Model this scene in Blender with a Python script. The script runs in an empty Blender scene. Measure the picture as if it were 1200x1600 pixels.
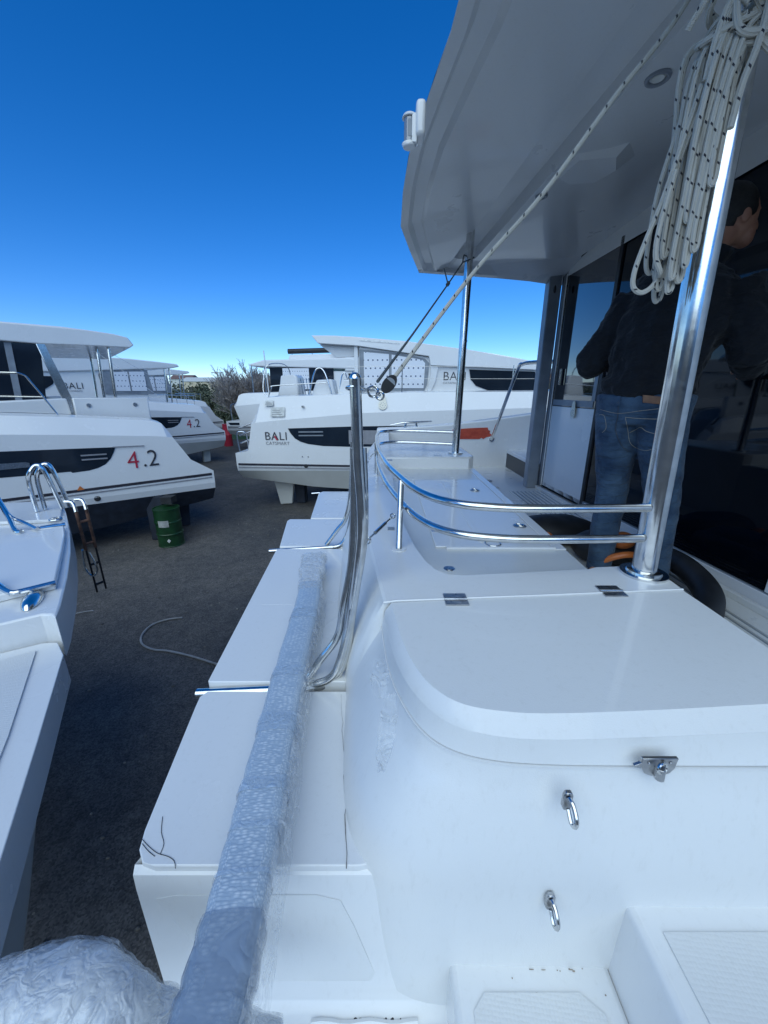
import bpy, bmesh, math, random
from mathutils import Vector, Matrix, noise, geometry
random.seed(7)
R = math.radians
C = bpy.context.scene.collection
sc = bpy.context.scene
# ------------------------------------------------------------------ camera, sky, sun, exposure
GZ = -3.15                      # ground level; the camera is the origin
PITCH = 17.6
cam = bpy.data.objects.new('camera', bpy.data.cameras.new('camera')); C.objects.link(cam)
cam.data.sensor_fit = 'VERTICAL'; cam.data.sensor_height = 36; cam.data.lens = 13.5
cam.data.clip_start = 0.02; cam.data.clip_end = 6000
cam.location = (0, 0, 0); cam.rotation_euler = (R(90 - PITCH), 0, 0)
sc.camera = cam
world = bpy.data.worlds.new('World'); sc.world = world; world.use_nodes = True
wn = world.node_tree.nodes; wl = world.node_tree.links
sky = wn.new('ShaderNodeTexSky'); sky.sky_type = 'NISHITA'; sky.sun_disc = False
SUN_EL, SUN_AZ = 43.0, 192.0        # azimuth clockwise from +Y: the light comes from behind the camera, spread very wide as an added soft fill
sky.sun_elevation = R(SUN_EL); sky.sun_rotation = R(SUN_AZ)
sky.air_density = 0.7; sky.dust_density = 0.0; sky.ozone_density = 6.0
hs = wn.new('ShaderNodeHueSaturation'); hs.inputs['Saturation'].default_value = 1.33; hs.inputs['Hue'].default_value = .509
gm_ = wn.new('ShaderNodeGamma'); gm_.inputs[1].default_value = .9
wl.new(sky.outputs[0], gm_.inputs[0]); wl.new(gm_.outputs[0], hs.inputs['Color']); wl.new(hs.outputs[0], wn['Background'].inputs[0]); wn['Background'].inputs[1].default_value = 0.15
sl = bpy.data.lights.new('sun', 'SUN'); sl.energy = 1.60; sl.angle = R(75); sl.color = (.88, 1, .90)
so = bpy.data.objects.new('sun', sl); C.objects.link(so)
sdir = Vector((math.sin(R(SUN_AZ)) * math.cos(R(SUN_EL)), math.cos(R(SUN_AZ)) * math.cos(R(SUN_EL)), math.sin(R(SUN_EL))))
so.rotation_euler = sdir.to_track_quat('Z', 'Y').to_euler(); so.location = sdir * 50
sc.view_settings.view_transform = 'Standard'; sc.view_settings.look = 'None'
sc.view_settings.gamma = 1; sc.view_settings.exposure = 0.50
sc.render.engine = 'CYCLES'
sc.cycles.max_bounces = 8; sc.cycles.transparent_max_bounces = 12

# ------------------------------------------------------------------ pixel helper: photo pixel + one known coordinate -> point in the scene
CP, SP = math.cos(R(PITCH)), math.sin(R(PITCH))
def ray(px, py):
    u, v = px - 600, py - 800
    return Vector((u, 600 * CP - v * SP, -600 * SP - v * CP))
def P(px, py, z=None, y=None, x=None, t=None):
    r = ray(px, py)
    if z is not None: return r * (z / r.z)
    if y is not None: return r * (y / r.y)
    if x is not None: return r * (x / r.x)
    return r * t

# ------------------------------------------------------------------ materials
def mat(name, col, rough=.5, metal=0, coat=0, spec=.5, alpha=1, trans=0, emit=None):
    m = bpy.data.materials.new(name); m.use_nodes = True
    b = m.node_tree.nodes['Principled BSDF']
    b.inputs['Base Color'].default_value = (*col, 1); b.inputs['Roughness'].default_value = rough
    b.inputs['Metallic'].default_value = metal; b.inputs['Coat Weight'].default_value = coat
    b.inputs['Specular IOR Level'].default_value = spec; b.inputs['Alpha'].default_value = alpha
    b.inputs['Transmission Weight'].default_value = trans
    return m
def N(m, t, **kw):
    n = m.node_tree.nodes.new(t)
    for k, v in kw.items():
        if hasattr(n, k): setattr(n, k, v)
        else: n.inputs[k].default_value = v
    return n
def LK(m, a, b): m.node_tree.links.new(a, b)
def bsdf(m): return m.node_tree.nodes['Principled BSDF']
def noisy(m, c1, c2, scale=5, detail=5, lo=.35, hi=.65, bump=0, bscale=80, bdist=.002, coords='Object', rrange=None):
    tc = N(m, 'ShaderNodeTexCoord'); b = bsdf(m)
    n = N(m, 'ShaderNodeTexNoise', Scale=scale, Detail=detail); LK(m, tc.outputs[coords], n.inputs['Vector'])
    r = N(m, 'ShaderNodeValToRGB'); r.color_ramp.elements[0].position = lo; r.color_ramp.elements[1].position = hi
    r.color_ramp.elements[0].color = (*c1, 1); r.color_ramp.elements[1].color = (*c2, 1)
    LK(m, n.outputs[0], r.inputs[0]); LK(m, r.outputs[0], b.inputs['Base Color'])
    if rrange:
        mr = N(m, 'ShaderNodeMapRange'); mr.inputs[3].default_value, mr.inputs[4].default_value = rrange
        n3 = N(m, 'ShaderNodeTexNoise', Scale=scale * 2.3, Detail=6); LK(m, tc.outputs[coords], n3.inputs['Vector'])
        LK(m, n3.outputs[0], mr.inputs[0]); LK(m, mr.outputs[0], b.inputs['Roughness'])
    if bump:
        n2 = N(m, 'ShaderNodeTexNoise', Scale=bscale, Detail=3); LK(m, tc.outputs[coords], n2.inputs['Vector'])
        bp = N(m, 'ShaderNodeBump', Strength=bump, Distance=bdist); LK(m, n2.outputs[0], bp.inputs['Height']); LK(m, bp.outputs[0], b.inputs['Normal'])
    return m
def gel(name, c=(.80, .80, .79), rough=(.16, .34), dirt=.95):
    m = mat(name, c, .25, coat=.25)
    m = gel0(m, c, rough, dirt); b = bsdf(m); old = b.inputs['Base Color'].links[0].from_socket
    tc = N(m, 'ShaderNodeTexCoord'); mp = N(m, 'ShaderNodeMapping'); mp.inputs['Scale'].default_value = (1, 1, .25); LK(m, tc.outputs['Object'], mp.inputs[0])
    n = N(m, 'ShaderNodeTexNoise', Scale=70, Detail=6, Roughness=.7); LK(m, mp.outputs[0], n.inputs['Vector'])
    r = N(m, 'ShaderNodeValToRGB'); r.color_ramp.elements[0].position = .54; r.color_ramp.elements[1].position = .74
    r.color_ramp.elements[0].color = (1, 1, 1, 1); r.color_ramp.elements[1].color = (.86, .85, .83, 1); LK(m, n.outputs[0], r.inputs[0])
    mx = N(m, 'ShaderNodeMix', data_type='RGBA', blend_type='MULTIPLY'); mx.inputs[0].default_value = .4
    LK(m, old, mx.inputs[6]); LK(m, r.outputs[0], mx.inputs[7]); LK(m, mx.outputs[2], b.inputs['Base Color'])
    return m
def gel0(m, c, rough, dirt):
    return noisy(m, tuple(x * dirt for x in c), c, scale=1.6, detail=4, lo=.25, hi=.8, bump=.05, bscale=9, bdist=.004, rrange=rough)
GEL = gel('gelcoat'); GELF = gel('gelcoat_far', (.78, .78, .77)); GELW = gel('gelcoat_warm', (.74, .74, .71), (.2, .4))
def nonskid():
    m = gel('nonskid_gelcoat', (.75, .75, .735), (.45, .6), .90); b = bsdf(m)
    tc = N(m, 'ShaderNodeTexCoord')
    mp = N(m, 'ShaderNodeMapping'); mp.inputs['Rotation'].default_value = (0, 0, .12); LK(m, tc.outputs['Object'], mp.inputs[0])
    v = N(m, 'ShaderNodeTexVoronoi', Scale=150, Randomness=.25); LK(m, mp.outputs[0], v.inputs['Vector'])
    bp = N(m, 'ShaderNodeBump', Strength=.55, Distance=.0016, invert=True); LK(m, v.outputs['Distance'], bp.inputs['Height']); LK(m, bp.outputs[0], b.inputs['Normal'])
    return m
NSK = nonskid()
def orange_peel():
    m = gel('textured_gelcoat', (.79, .79, .775), (.38, .5), .95); b = bsdf(m)
    tc = N(m, 'ShaderNodeTexCoord'); n = N(m, 'ShaderNodeTexNoise', Scale=420, Detail=2); LK(m, tc.outputs['Object'], n.inputs['Vector'])
    bp = N(m, 'ShaderNodeBump', Strength=.35, Distance=.001); LK(m, n.outputs[0], bp.inputs['Height']); LK(m, bp.outputs[0], b.inputs['Normal'])
    return m
PEEL = orange_peel()
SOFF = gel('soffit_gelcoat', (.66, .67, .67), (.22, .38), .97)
STEEL = mat('stainless_steel', (.72, .72, .71), .09, 1)
noisy(STEEL, (.62, .62, .61), (.76, .76, .75), scale=30, bump=.03, bscale=60, bdist=.001, rrange=(.10, .20))
STEELD = noisy(mat('brushed_steel', (.5, .5, .5), .3, 1), (.38, .38, .39), (.55, .55, .55), scale=40, rrange=(.2, .4))
BLACKG = mat('black_glass', (.004, .007, .012), .02, spec=1, coat=1)
NAVYG = noisy(mat('tinted_window', (.012, .018, .028), .06, spec=.6), (.01, .016, .026), (.016, .024, .036), scale=2)
DARK = noisy(mat('black_rubber', (.015, .016, .018), .55), (.012, .013, .015), (.024, .025, .028), scale=12, bump=.2, bscale=60)
NAVY = noisy(mat('antifouling_navy', (.012, .018, .032), .7), (.010, .015, .026), (.02, .028, .045), scale=6, bump=.2, bscale=30)
GREYF = noisy(mat('grey_frame', (.2, .22, .24), .4), (.19, .21, .24), (.26, .29, .32), scale=5)
STRIPE = noisy(mat('stripe_dark', (.03, .03, .04), .35), (.025, .025, .035), (.045, .04, .05), scale=9)
CREAM = gel('antifouling_white', (.66, .65, .6), (.4, .6), .85)
REDT = noisy(mat('red_tape', (.5, .07, .04), .45), (.42, .055, .03), (.55, .09, .05), scale=20, bump=.2, bscale=60)
REDL = noisy(mat('red_letter', (.45, .03, .06), .4), (.4, .028, .05), (.5, .035, .07), scale=9)
INK = noisy(mat('dark_letter', (.035, .035, .045), .4), (.03, .03, .04), (.045, .045, .055), scale=9)
GREYL = noisy(mat('grey_letter', (.28, .28, .3), .4), (.25, .25, .27), (.3, .3, .32), scale=9)
DIRT = noisy(mat('brown_dirt', (.3, .24, .18), .9), (.22, .17, .13), (.4, .33, .26), scale=40)
SEAL = noisy(mat('dirty_sealant', (.1, .09, .08), .8), (.04, .035, .03), (.3, .28, .26), scale=60)
TEARDROP = noisy(mat('cream_teardrop', (.8, .76, .62), .4), (.75, .7, .56), (.85, .8, .66), scale=15)  # cream standing in for the flare-like spots on hull and door

def ground_mat():
    m = mat('asphalt_gravel', (.05, .05, .05), .9); b = bsdf(m); tc = N(m, 'ShaderNodeTexCoord')
    n1 = N(m, 'ShaderNodeTexNoise', Scale=.55, Detail=8, Roughness=.65); LK(m, tc.outputs['Object'], n1.inputs['Vector'])
    r1 = N(m, 'ShaderNodeValToRGB'); r1.color_ramp.elements[0].position = .38; r1.color_ramp.elements[1].position = .66
    r1.color_ramp.elements[0].color = (.066, .067, .070, 1); r1.color_ramp.elements[1].color = (.132, .122, .112, 1)
    LK(m, n1.outputs[0], r1.inputs[0])
    v = N(m, 'ShaderNodeTexVoronoi', Scale=85); LK(m, tc.outputs['Object'], v.inputs['Vector'])
    r2 = N(m, 'ShaderNodeValToRGB'); r2.color_ramp.elements[0].position = .0; r2.color_ramp.elements[1].position = 1
    r2.color_ramp.elements[0].color = (.62, .62, .62, 1); r2.color_ramp.elements[1].color = (1.5, 1.48, 1.46, 1)
    sv = N(m, 'ShaderNodeSeparateColor'); LK(m, v.outputs['Color'], sv.inputs[0]); LK(m, sv.outputs[0], r2.inputs[0])
    mx = N(m, 'ShaderNodeMix', data_type='RGBA', blend_type='MULTIPLY'); mx.inputs[0].default_value = 1
    n5 = N(m, 'ShaderNodeTexNoise', Scale=9, Detail=6, Roughness=.75); LK(m, tc.outputs['Object'], n5.inputs['Vector'])
    r5 = N(m, 'ShaderNodeValToRGB'); r5.color_ramp.elements[0].position = .3; r5.color_ramp.elements[1].position = .7
    r5.color_ramp.elements[0].color = (.7, .7, .71, 1); r5.color_ramp.elements[1].color = (1.35, 1.32, 1.28, 1); LK(m, n5.outputs[0], r5.inputs[0])
    mx5 = N(m, 'ShaderNodeMix', data_type='RGBA', blend_type='MULTIPLY'); mx5.inputs[0].default_value = 1
    LK(m, r1.outputs[0], mx5.inputs[6]); LK(m, r5.outputs[0], mx5.inputs[7])
    LK(m, mx5.outputs[2], mx.inputs[6]); LK(m, r2.outputs[0], mx.inputs[7])
    # a few pale stones
    v2 = N(m, 'ShaderNodeTexVoronoi', Scale=9); LK(m, tc.outputs['Object'], v2.inputs['Vector'])
    lt = N(m, 'ShaderNodeMath', operation='LESS_THAN'); lt.inputs[1].default_value = .09; LK(m, v2.outputs['Distance'], lt.inputs[0])
    s2 = N(m, 'ShaderNodeSeparateColor'); LK(m, v2.outputs['Color'], s2.inputs[0])
    gt = N(m, 'ShaderNodeMath', operation='GREATER_THAN'); gt.inputs[1].default_value = .88; LK(m, s2.outputs[1], gt.inputs[0])
    mm = N(m, 'ShaderNodeMath', operation='MULTIPLY'); LK(m, lt.outputs[0], mm.inputs[0]); LK(m, gt.outputs[0], mm.inputs[1])
    mx2 = N(m, 'ShaderNodeMix', data_type='RGBA'); LK(m, mm.outputs[0], mx2.inputs[0]); LK(m, mx.outputs[2], mx2.inputs[6]); mx2.inputs[7].default_value = (.22, .2, .17, 1)
    LK(m, mx2.outputs[2], b.inputs['Base Color'])
    bp = N(m, 'ShaderNodeBump', Strength=.9, Distance=.02); LK(m, sv.outputs[0], bp.inputs['Height']); LK(m, bp.outputs[0], b.inputs['Normal'])
    return m

def fleck_rope(name, base, fleck, period=.05):
    m = mat(name, base, .85); b = bsdf(m); uv = N(m, 'ShaderNodeUVMap'); s = N(m, 'ShaderNodeSeparateXYZ'); LK(m, uv.outputs[0], s.inputs[0])
    def M(op, a, bb=None, c=None):
        n = N(m, 'ShaderNodeMath', operation=op)
        for i, x in enumerate((a, bb, c)):
            if x is None: continue
            if isinstance(x, (int, float)): n.inputs[i].default_value = x
            else: LK(m, x, n.inputs[i])
        return n.outputs[0]
    f = M('FRACT', M('ADD', M('DIVIDE', s.outputs[1], period), M('MULTIPLY', s.outputs[0], .55)))
    ring = M('LESS_THAN', f, .09)
    gap = M('GREATER_THAN', M('FRACT', M('MULTIPLY', s.outputs[0], 3.0)), .5)
    k = M('MULTIPLY', ring, gap)
    mx = N(m, 'ShaderNodeMix', data_type='RGBA'); LK(m, k, mx.inputs[0])
    no = N(m, 'ShaderNodeTexNoise', Scale=25, Detail=4); r = N(m, 'ShaderNodeValToRGB')
    r.color_ramp.elements[0].color = (*[x * .8 for x in base], 1); r.color_ramp.elements[1].color = (*base, 1)
    tc = N(m, 'ShaderNodeTexCoord'); LK(m, tc.outputs['Object'], no.inputs['Vector']); LK(m, no.outputs[0], r.inputs[0])
    LK(m, r.outputs[0], mx.inputs[6]); mx.inputs[7].default_value = (*fleck, 1); LK(m, mx.outputs[2], b.inputs['Base Color'])
    # braid
    w = M('SINE', M('ADD', M('MULTIPLY', s.outputs[1], 1400), M('MULTIPLY', s.outputs[0], 25.13)))
    w2 = M('SINE', M('SUBTRACT', M('MULTIPLY', s.outputs[1], 1400), M('MULTIPLY', s.outputs[0], 25.13)))
    bp = N(m, 'ShaderNodeBump', Strength=.6, Distance=.001); LK(m, M('MULTIPLY', w, w2), bp.inputs['Height']); LK(m, bp.outputs[0], b.inputs['Normal'])
    return m
ROPE = fleck_rope('rope_white_flecked', (.62, .59, .51), (.03, .03, .04))

def dots_mat():
    m = mat('dotted_protection_board', (.74, .76, .8), .4); b = bsdf(m); uv = N(m, 'ShaderNodeUVMap'); s = N(m, 'ShaderNodeSeparateXYZ'); LK(m, uv.outputs[0], s.inputs[0])
    def M(op, a, bb=None):
        n = N(m, 'ShaderNodeMath', operation=op)
        for i, x in enumerate((a, bb)):
            if x is None: continue
            if isinstance(x, (int, float)): n.inputs[i].default_value = x
            else: LK(m, x, n.inputs[i])
        return n.outputs[0]
    vv = M('DIVIDE', s.outputs[1], .2); row = M('FLOOR', vv)
    uu = M('ADD', M('DIVIDE', s.outputs[0], .125), M('MULTIPLY', M('MODULO', row, 2.0), .5))
    du = M('MULTIPLY', M('SUBTRACT', M('FRACT', uu), .5), .125); dv = M('MULTIPLY', M('SUBTRACT', M('FRACT', vv), .5), .2)
    dd = M('ADD', M('MULTIPLY', du, du), M('MULTIPLY', dv, dv)); k = M('LESS_THAN', dd, .00042)
    mx = N(m, 'ShaderNodeMix', data_type='RGBA'); LK(m, k, mx.inputs[0]); mx.inputs[6].default_value = (.74, .76, .8, 1); mx.inputs[7].default_value = (.05, .08, .15, 1)
    LK(m, mx.outputs[2], b.inputs['Base Color']); return m
DOTS = dots_mat()

def bubble_mat():
    m = mat('bubble_wrap', (.3, .42, .58), .3, coat=.5); b = bsdf(m); uv = N(m, 'ShaderNodeUVMap')
    mp = N(m, 'ShaderNodeMapping'); LK(m, uv.outputs[0], mp.inputs[0]); mp.inputs['Scale'].default_value = (1, 1, 1)
    v = N(m, 'ShaderNodeTexVoronoi', Scale=190, Randomness=.6); LK(m, mp.outputs[0], v.inputs['Vector'])
    n = N(m, 'ShaderNodeTexNoise', Scale=9, Detail=5, Distortion=.8); LK(m, mp.outputs[0], n.inputs['Vector'])
    r = N(m, 'ShaderNodeValToRGB'); r.color_ramp.elements[0].position = .05; r.color_ramp.elements[1].position = .55
    r.color_ramp.elements[0].color = (.66, .71, .76, 1); r.color_ramp.elements[1].color = (.38, .46, .55, 1)
    LK(m, v.outputs['Distance'], r.inputs[0])
    mx = N(m, 'ShaderNodeMix', data_type='RGBA', blend_type='MULTIPLY'); mx.inputs[0].default_value = .3
    r2 = N(m, 'ShaderNodeValToRGB'); r2.color_ramp.elements[0].color = (.7, .74, .8, 1); r2.color_ramp.elements[1].color = (1.2, 1.15, 1.1, 1); LK(m, n.outputs[0], r2.inputs[0])
    LK(m, r.outputs[0], mx.inputs[6]); LK(m, r2.outputs[0], mx.inputs[7]); LK(m, mx.outputs[2], b.inputs['Base Color'])
    b1 = N(m, 'ShaderNodeBump', Strength=.55, Distance=.002, invert=True); LK(m, v.outputs['Distance'], b1.inputs['Height'])
    b2 = N(m, 'ShaderNodeBump', Strength=.3, Distance=.004); LK(m, n.outputs[0], b2.inputs['Height']); LK(m, b1.outputs[0], b2.inputs['Normal'])
    LK(m, b2.outputs[0], b.inputs['Normal']); return m
BUB = bubble_mat()
def film_mat(name, col, density, nscale=30, strength=1, rough=.12):
    m = bpy.data.materials.new(name); m.use_nodes = True; nt = m.node_tree; b = bsdf(m)
    b.inputs['Base Color'].default_value = (*col, 1); b.inputs['Roughness'].default_value = rough; b.inputs['Coat Weight'].default_value = .6
    tc = N(m, 'ShaderNodeTexCoord'); n = N(m, 'ShaderNodeTexNoise', Scale=nscale, Detail=2, Distortion=1.2); LK(m, tc.outputs['Object'], n.inputs['Vector'])
    sb = N(m, 'ShaderNodeMath', operation='SUBTRACT'); sb.inputs[1].default_value = .5; LK(m, n.outputs[0], sb.inputs[0])
    ab = N(m, 'ShaderNodeMath', operation='ABSOLUTE'); LK(m, sb.outputs[0], ab.inputs[0])
    bp = N(m, 'ShaderNodeBump', Strength=strength, Distance=.03); LK(m, ab.outputs[0], bp.inputs['Height']); LK(m, bp.outputs[0], b.inputs['Normal'])
    mr = N(m, 'ShaderNodeMapRange'); mr.inputs[1].default_value = .35; mr.inputs[2].default_value = .7
    mr.inputs[3].default_value = max(0, density - .25); mr.inputs[4].default_value = min(1, density + .25); LK(m, n.outputs[0], mr.inputs[0]); LK(m, mr.outputs[0], b.inputs['Alpha'])
    return m
FILM = film_mat('clear_film', (.78, .80, .82), .34, 40, .6)
SCRAP = film_mat('crumpled_film', (.58, .62, .66), .36, 30, 1, .08)
FILMD = film_mat('layered_wrap', (.76, .79, .82), .9, 20, .55)
BLUEF = film_mat('smooth_blue_film', (.30, .37, .47), .72, 14, .35, .2)
TAPE = film_mat('packing_tape', (.5, .6, .72), .6, 40, .35)

def cloth(name, c1, c2, wale=0, bump=.4, nscale=9):
    m = mat(name, c1, .85, spec=.25); b = bsdf(m); b.inputs['Sheen Weight'].default_value = .1
    tc = N(m, 'ShaderNodeTexCoord'); n = N(m, 'ShaderNodeTexNoise', Scale=nscale, Detail=6); LK(m, tc.outputs['Object'], n.inputs['Vector'])
    r = N(m, 'ShaderNodeValToRGB'); r.color_ramp.elements[0].position = .35; r.color_ramp.elements[1].position = .68
    r.color_ramp.elements[0].color = (*c1, 1); r.color_ramp.elements[1].color = (*c2, 1); LK(m, n.outputs[0], r.inputs[0]); LK(m, r.outputs[0], b.inputs['Base Color'])
    mp = N(m, 'ShaderNodeMapping'); mp.inputs['Scale'].default_value = (1, 1, 2.6); LK(m, tc.outputs['Object'], mp.inputs[0])
    n2 = N(m, 'ShaderNodeTexNoise', Scale=11, Detail=4, Distortion=.8); LK(m, mp.outputs[0], n2.inputs['Vector'])
    bp = N(m, 'ShaderNodeBump', Strength=bump, Distance=.02); LK(m, n2.outputs[0], bp.inputs['Height'])
    n3 = N(m, 'ShaderNodeTexNoise', Scale=500, Detail=1); LK(m, tc.outputs['Object'], n3.inputs['Vector'])
    b3 = N(m, 'ShaderNodeBump', Strength=.2, Distance=.001); LK(m, n3.outputs[0], b3.inputs['Height']); LK(m, bp.outputs[0], b3.inputs['Normal']); LK(m, b3.outputs[0], b.inputs['Normal'])
    return m
JEAN = cloth('denim', (.018, .040, .078), (.062, .108, .165), bump=1.0)
JACK = cloth('dark_jacket_cloth', (.005, .006, .009), (.010, .012, .016), bump=.8)
SKIN = noisy(mat('skin', (.42, .2, .12), .5), (.36, .16, .1), (.48, .24, .15), scale=12, bump=.15, bscale=90)
HAIR = noisy(mat('dark_hair', (.012, .01, .009), .6), (.008, .007, .006), (.02, .017, .014), scale=60, bump=.6, bscale=120)
LEATH = noisy(mat('brown_leather', (.16, .07, .03), .5), (.12, .05, .025), (.2, .09, .04), scale=30)
THREAD = mat('pale_thread', (.3, .28, .24), .8)
SHIRT = cloth('white_cotton', (.6, .6, .6), (.7, .7, .7))
ORANGE = noisy(mat('orange_plastic', (.6, .17, .04), .45), (.5, .13, .03), (.65, .2, .05), scale=12)
GREEN = noisy(mat('green_drum_paint', (.006, .045, .014), .4), (.004, .03, .009), (.009, .055, .018), scale=6, bump=.1)
PAPER = noisy(mat('paper_label', (.6, .6, .56), .7), (.5, .5, .46), (.68, .68, .64), scale=12)
RUST = noisy(mat('rusty_bracket', (.12, .06, .04), .7), (.07, .035, .025), (.2, .1, .06), scale=20, bump=.4)
BARK = noisy(mat('bare_bark', (.34, .3, .27), .9), (.25, .22, .2), (.44, .39, .36), scale=8)
LEAF = noisy(mat('hedge_leaf', (.08, .095, .05), .7), (.05, .065, .035), (.12, .125, .075), scale=1.3)
GRASS = noisy(mat('grass', (.05, .11, .025), .9), (.035, .085, .02), (.075, .13, .035), scale=.8, bump=.6, bscale=14, bdist=.1)
HILL = noisy(mat('hill_scrub', (.12, .13, .13), 1), (.09, .1, .1), (.17, .17, .17), scale=.01)
BRICK = noisy(mat('rust_red_cladding', (.2, .11, .08), .7), (.16, .10, .08), (.24, .14, .11), scale=1.2)
STONEC = noisy(mat('cream_render', (.62, .52, .36), .8), (.5, .42, .3), (.68, .58, .42), scale=.5)

# ------------------------------------------------------------------ mesh helpers
class MB:
    def __init__(s): s.v = []; s.f = []; s.uv = []
    def add(s, vs, fs, uvs=None):
        o = len(s.v); s.v += [tuple(v) for v in vs]
        for i, f in enumerate(fs):
            s.f.append([o + k for k in f]); s.uv.append(uvs[i] if uvs else None)
        return s
    def box(s, a, b):
        x0, y0, z0 = a; x1, y1, z1 = b
        return s.add([(x0,y0,z0),(x1,y0,z0),(x1,y1,z0),(x0,y1,z0),(x0,y0,z1),(x1,y0,z1),(x1,y1,z1),(x0,y1,z1)],
                     [(0,3,2,1),(4,5,6,7),(0,1,5,4),(1,2,6,5),(2,3,7,6),(3,0,4,7)])
    def obox(s, c, X, Y, Z):
        c, X, Y, Z = Vector(c), Vector(X), Vector(Y), Vector(Z)
        vs = [c + a*X + b*Y + d*Z for d in (-1, 1) for a, b in ((-1,-1),(1,-1),(1,1),(-1,1))]
        return s.add(vs, [(0,3,2,1),(4,5,6,7),(0,1,5,4),(1,2,6,5),(2,3,7,6),(3,0,4,7)])
    def poly(s, pts, z0, z1):          # plan polygon extruded in z (concave allowed)
        n = len(pts); vs = [(p[0], p[1], z1) for p in pts] + [(p[0], p[1], z0) for p in pts]
        tri = geometry.tessellate_polygon([[Vector((p[0], p[1], 0)) for p in pts]])
        fs = [tuple(t) for t in tri] + [tuple(n + k for k in reversed(t)) for t in tri]
        fs += [(i, n + i, n + (i+1) % n, (i+1) % n) for i in range(n)]
        return s.add(vs, fs)
    def prism(s, pts, off, uvpts=None):  # 3D polygon + offset vector
        n = len(pts); off = Vector(off); vs = [Vector(p) for p in pts] + [Vector(p) + off for p in pts]
        tri = geometry.tessellate_polygon([[Vector(p) for p in pts]])
        fs = [tuple(t) for t in tri] + [tuple(n + k for k in reversed(t)) for t in tri]
        uvs = None
        if uvpts:
            uvs = [[uvpts[k % n] for k in f] for f in fs]
        k0 = [(i, n + i, n + (i+1) % n, (i+1) % n) for i in range(n)]
        if uvpts: uvs += [[uvpts[k % n] for k in f] for f in k0]
        return s.add(vs, fs + k0, uvs)
    def grid(s, rows, closed=False, capa=False, capb=False):
        m = len(rows[0]); vs = [v for r in rows for v in r]; fs = []
        for i in range(len(rows) - 1):
            for j in range(m if closed else m - 1):
                a = i*m + j; b = i*m + (j+1) % m
                fs.append((a, b, b + m, a + m))
        if capa: fs.append(tuple(range(m))[::-1])
        if capb: fs.append(tuple((len(rows)-1)*m + k for k in range(m)))
        return s.add(vs, fs)
    def tube(s, pts, r, n=10, smooth=0, caps=True, closed=False):
        pts = [Vector(p) for p in pts]
        if smooth: pts = crom(pts, smooth, closed)
        rr = r if hasattr(r, '__len__') else [r] * len(pts)
        if len(rr) != len(pts):
            k = len(rr) - 1; rr = [rr[min(k, int(i * k / (len(pts)-1)))] * (1 - (i*k/(len(pts)-1)) % 1) + rr[min(k, int(i*k/(len(pts)-1)) + 1)] * ((i*k/(len(pts)-1)) % 1) for i in range(len(pts))]
        T = []
        for i in range(len(pts)):
            a = pts[i-1] if (i or closed) else pts[i]; b = pts[(i+1) % len(pts)] if (i < len(pts)-1 or closed) else pts[i]
            d = (b - a); T.append(d.normalized() if d.length > 1e-9 else Vector((0,0,1)))
        u = T[0].orthogonal().normalized(); rings = []; L = 0; Ls = []
        for i, p in enumerate(pts):
            if i:
                L += (p - pts[i-1]).length
                u = (u - T[i] * u.dot(T[i])); u = u.normalized() if u.length > 1e-6 else T[i].orthogonal().normalized()
            w = T[i].cross(u); Ls.append(L)
            rings.append([p + (u*math.cos(2*math.pi*k/n) + w*math.sin(2*math.pi*k/n)) * rr[i] for k in range(n)])
        m = len(rings); vs = [v for r_ in rings for v in r_]; fs = []; uvs = []
        for i in range(m if closed else m-1):
            i2 = (i+1) % m
            for k in range(n):
                k2 = (k+1) % n
                fs.append((i*n+k, i*n+k2, i2*n+k2, i2*n+k))
                l2 = Ls[i2] if i2 else L + .01
                uvs.append([(k/n, Ls[i]), ((k+1)/n, Ls[i]), ((k+1)/n, l2), (k/n, l2)])
        if caps and not closed:
            fs.append(tuple(range(n))[::-1]); uvs.append([(0, 0)] * n)
            fs.append(tuple((m-1)*n + k for k in range(n))); uvs.append([(0, 0)] * n)
        return s.add(vs, fs, uvs)
    def disc(s, c, nrm, r, h, n=20):
        c = Vector(c); nrm = Vector(nrm).normalized()
        return s.tube([c, c + nrm*h], r, n)
    def ring(s, c, nrm, r, tr, n=24, sx=1):
        c = Vector(c); nrm = Vector(nrm).normalized(); u = nrm.orthogonal().normalized(); w = nrm.cross(u)
        return s.tube([c + u*math.cos(2*math.pi*k/n)*r*sx + w*math.sin(2*math.pi*k/n)*r for k in range(n)], tr, 8, closed=True)
    def ell(s, c, rad, n=16, m=10, fn=None):
        c = Vector(c); rows = []
        for i in range(m+1):
            th = math.pi * (i + .001) / (m + .002)
            rows.append([c + Vector((rad[0]*math.sin(th)*math.cos(2*math.pi*k/n), rad[1]*math.sin(th)*math.sin(2*math.pi*k/n), rad[2]*math.cos(th))) for k in range(n)])
        if fn: rows = [[fn(p) for p in r] for r in rows]
        return s.grid(rows, True, True, True)
    def build(s, name, m, parent=None, bevel=0, sharp=32, seg=2, smooth=True):
        me = bpy.data.meshes.new(name); me.from_pydata(s.v, [], s.f)
        if any(u for u in s.uv):
            ul = me.uv_layers.new(name='UVMap'); li = 0
            for f, u in zip(s.f, s.uv):
                for k in range(len(f)):
                    ul.data[li].uv = u[k] if u else (0, 0); li += 1
        bm = bmesh.new(); bm.from_mesh(me)
        bmesh.ops.recalc_face_normals(bm, faces=bm.faces)
        if not any(u for u in s.uv) and bevel: bmesh.ops.remove_doubles(bm, verts=bm.verts, dist=1e-5)
        for e in bm.edges: e.smooth = (len(e.link_faces) == 2 and e.calc_face_angle(3.2) < R(sharp))
        for f in bm.faces: f.smooth = smooth
        bm.to_mesh(me); bm.free(); me.materials.append(m)
        o = bpy.data.objects.new(name, me); C.objects.link(o)
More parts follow.
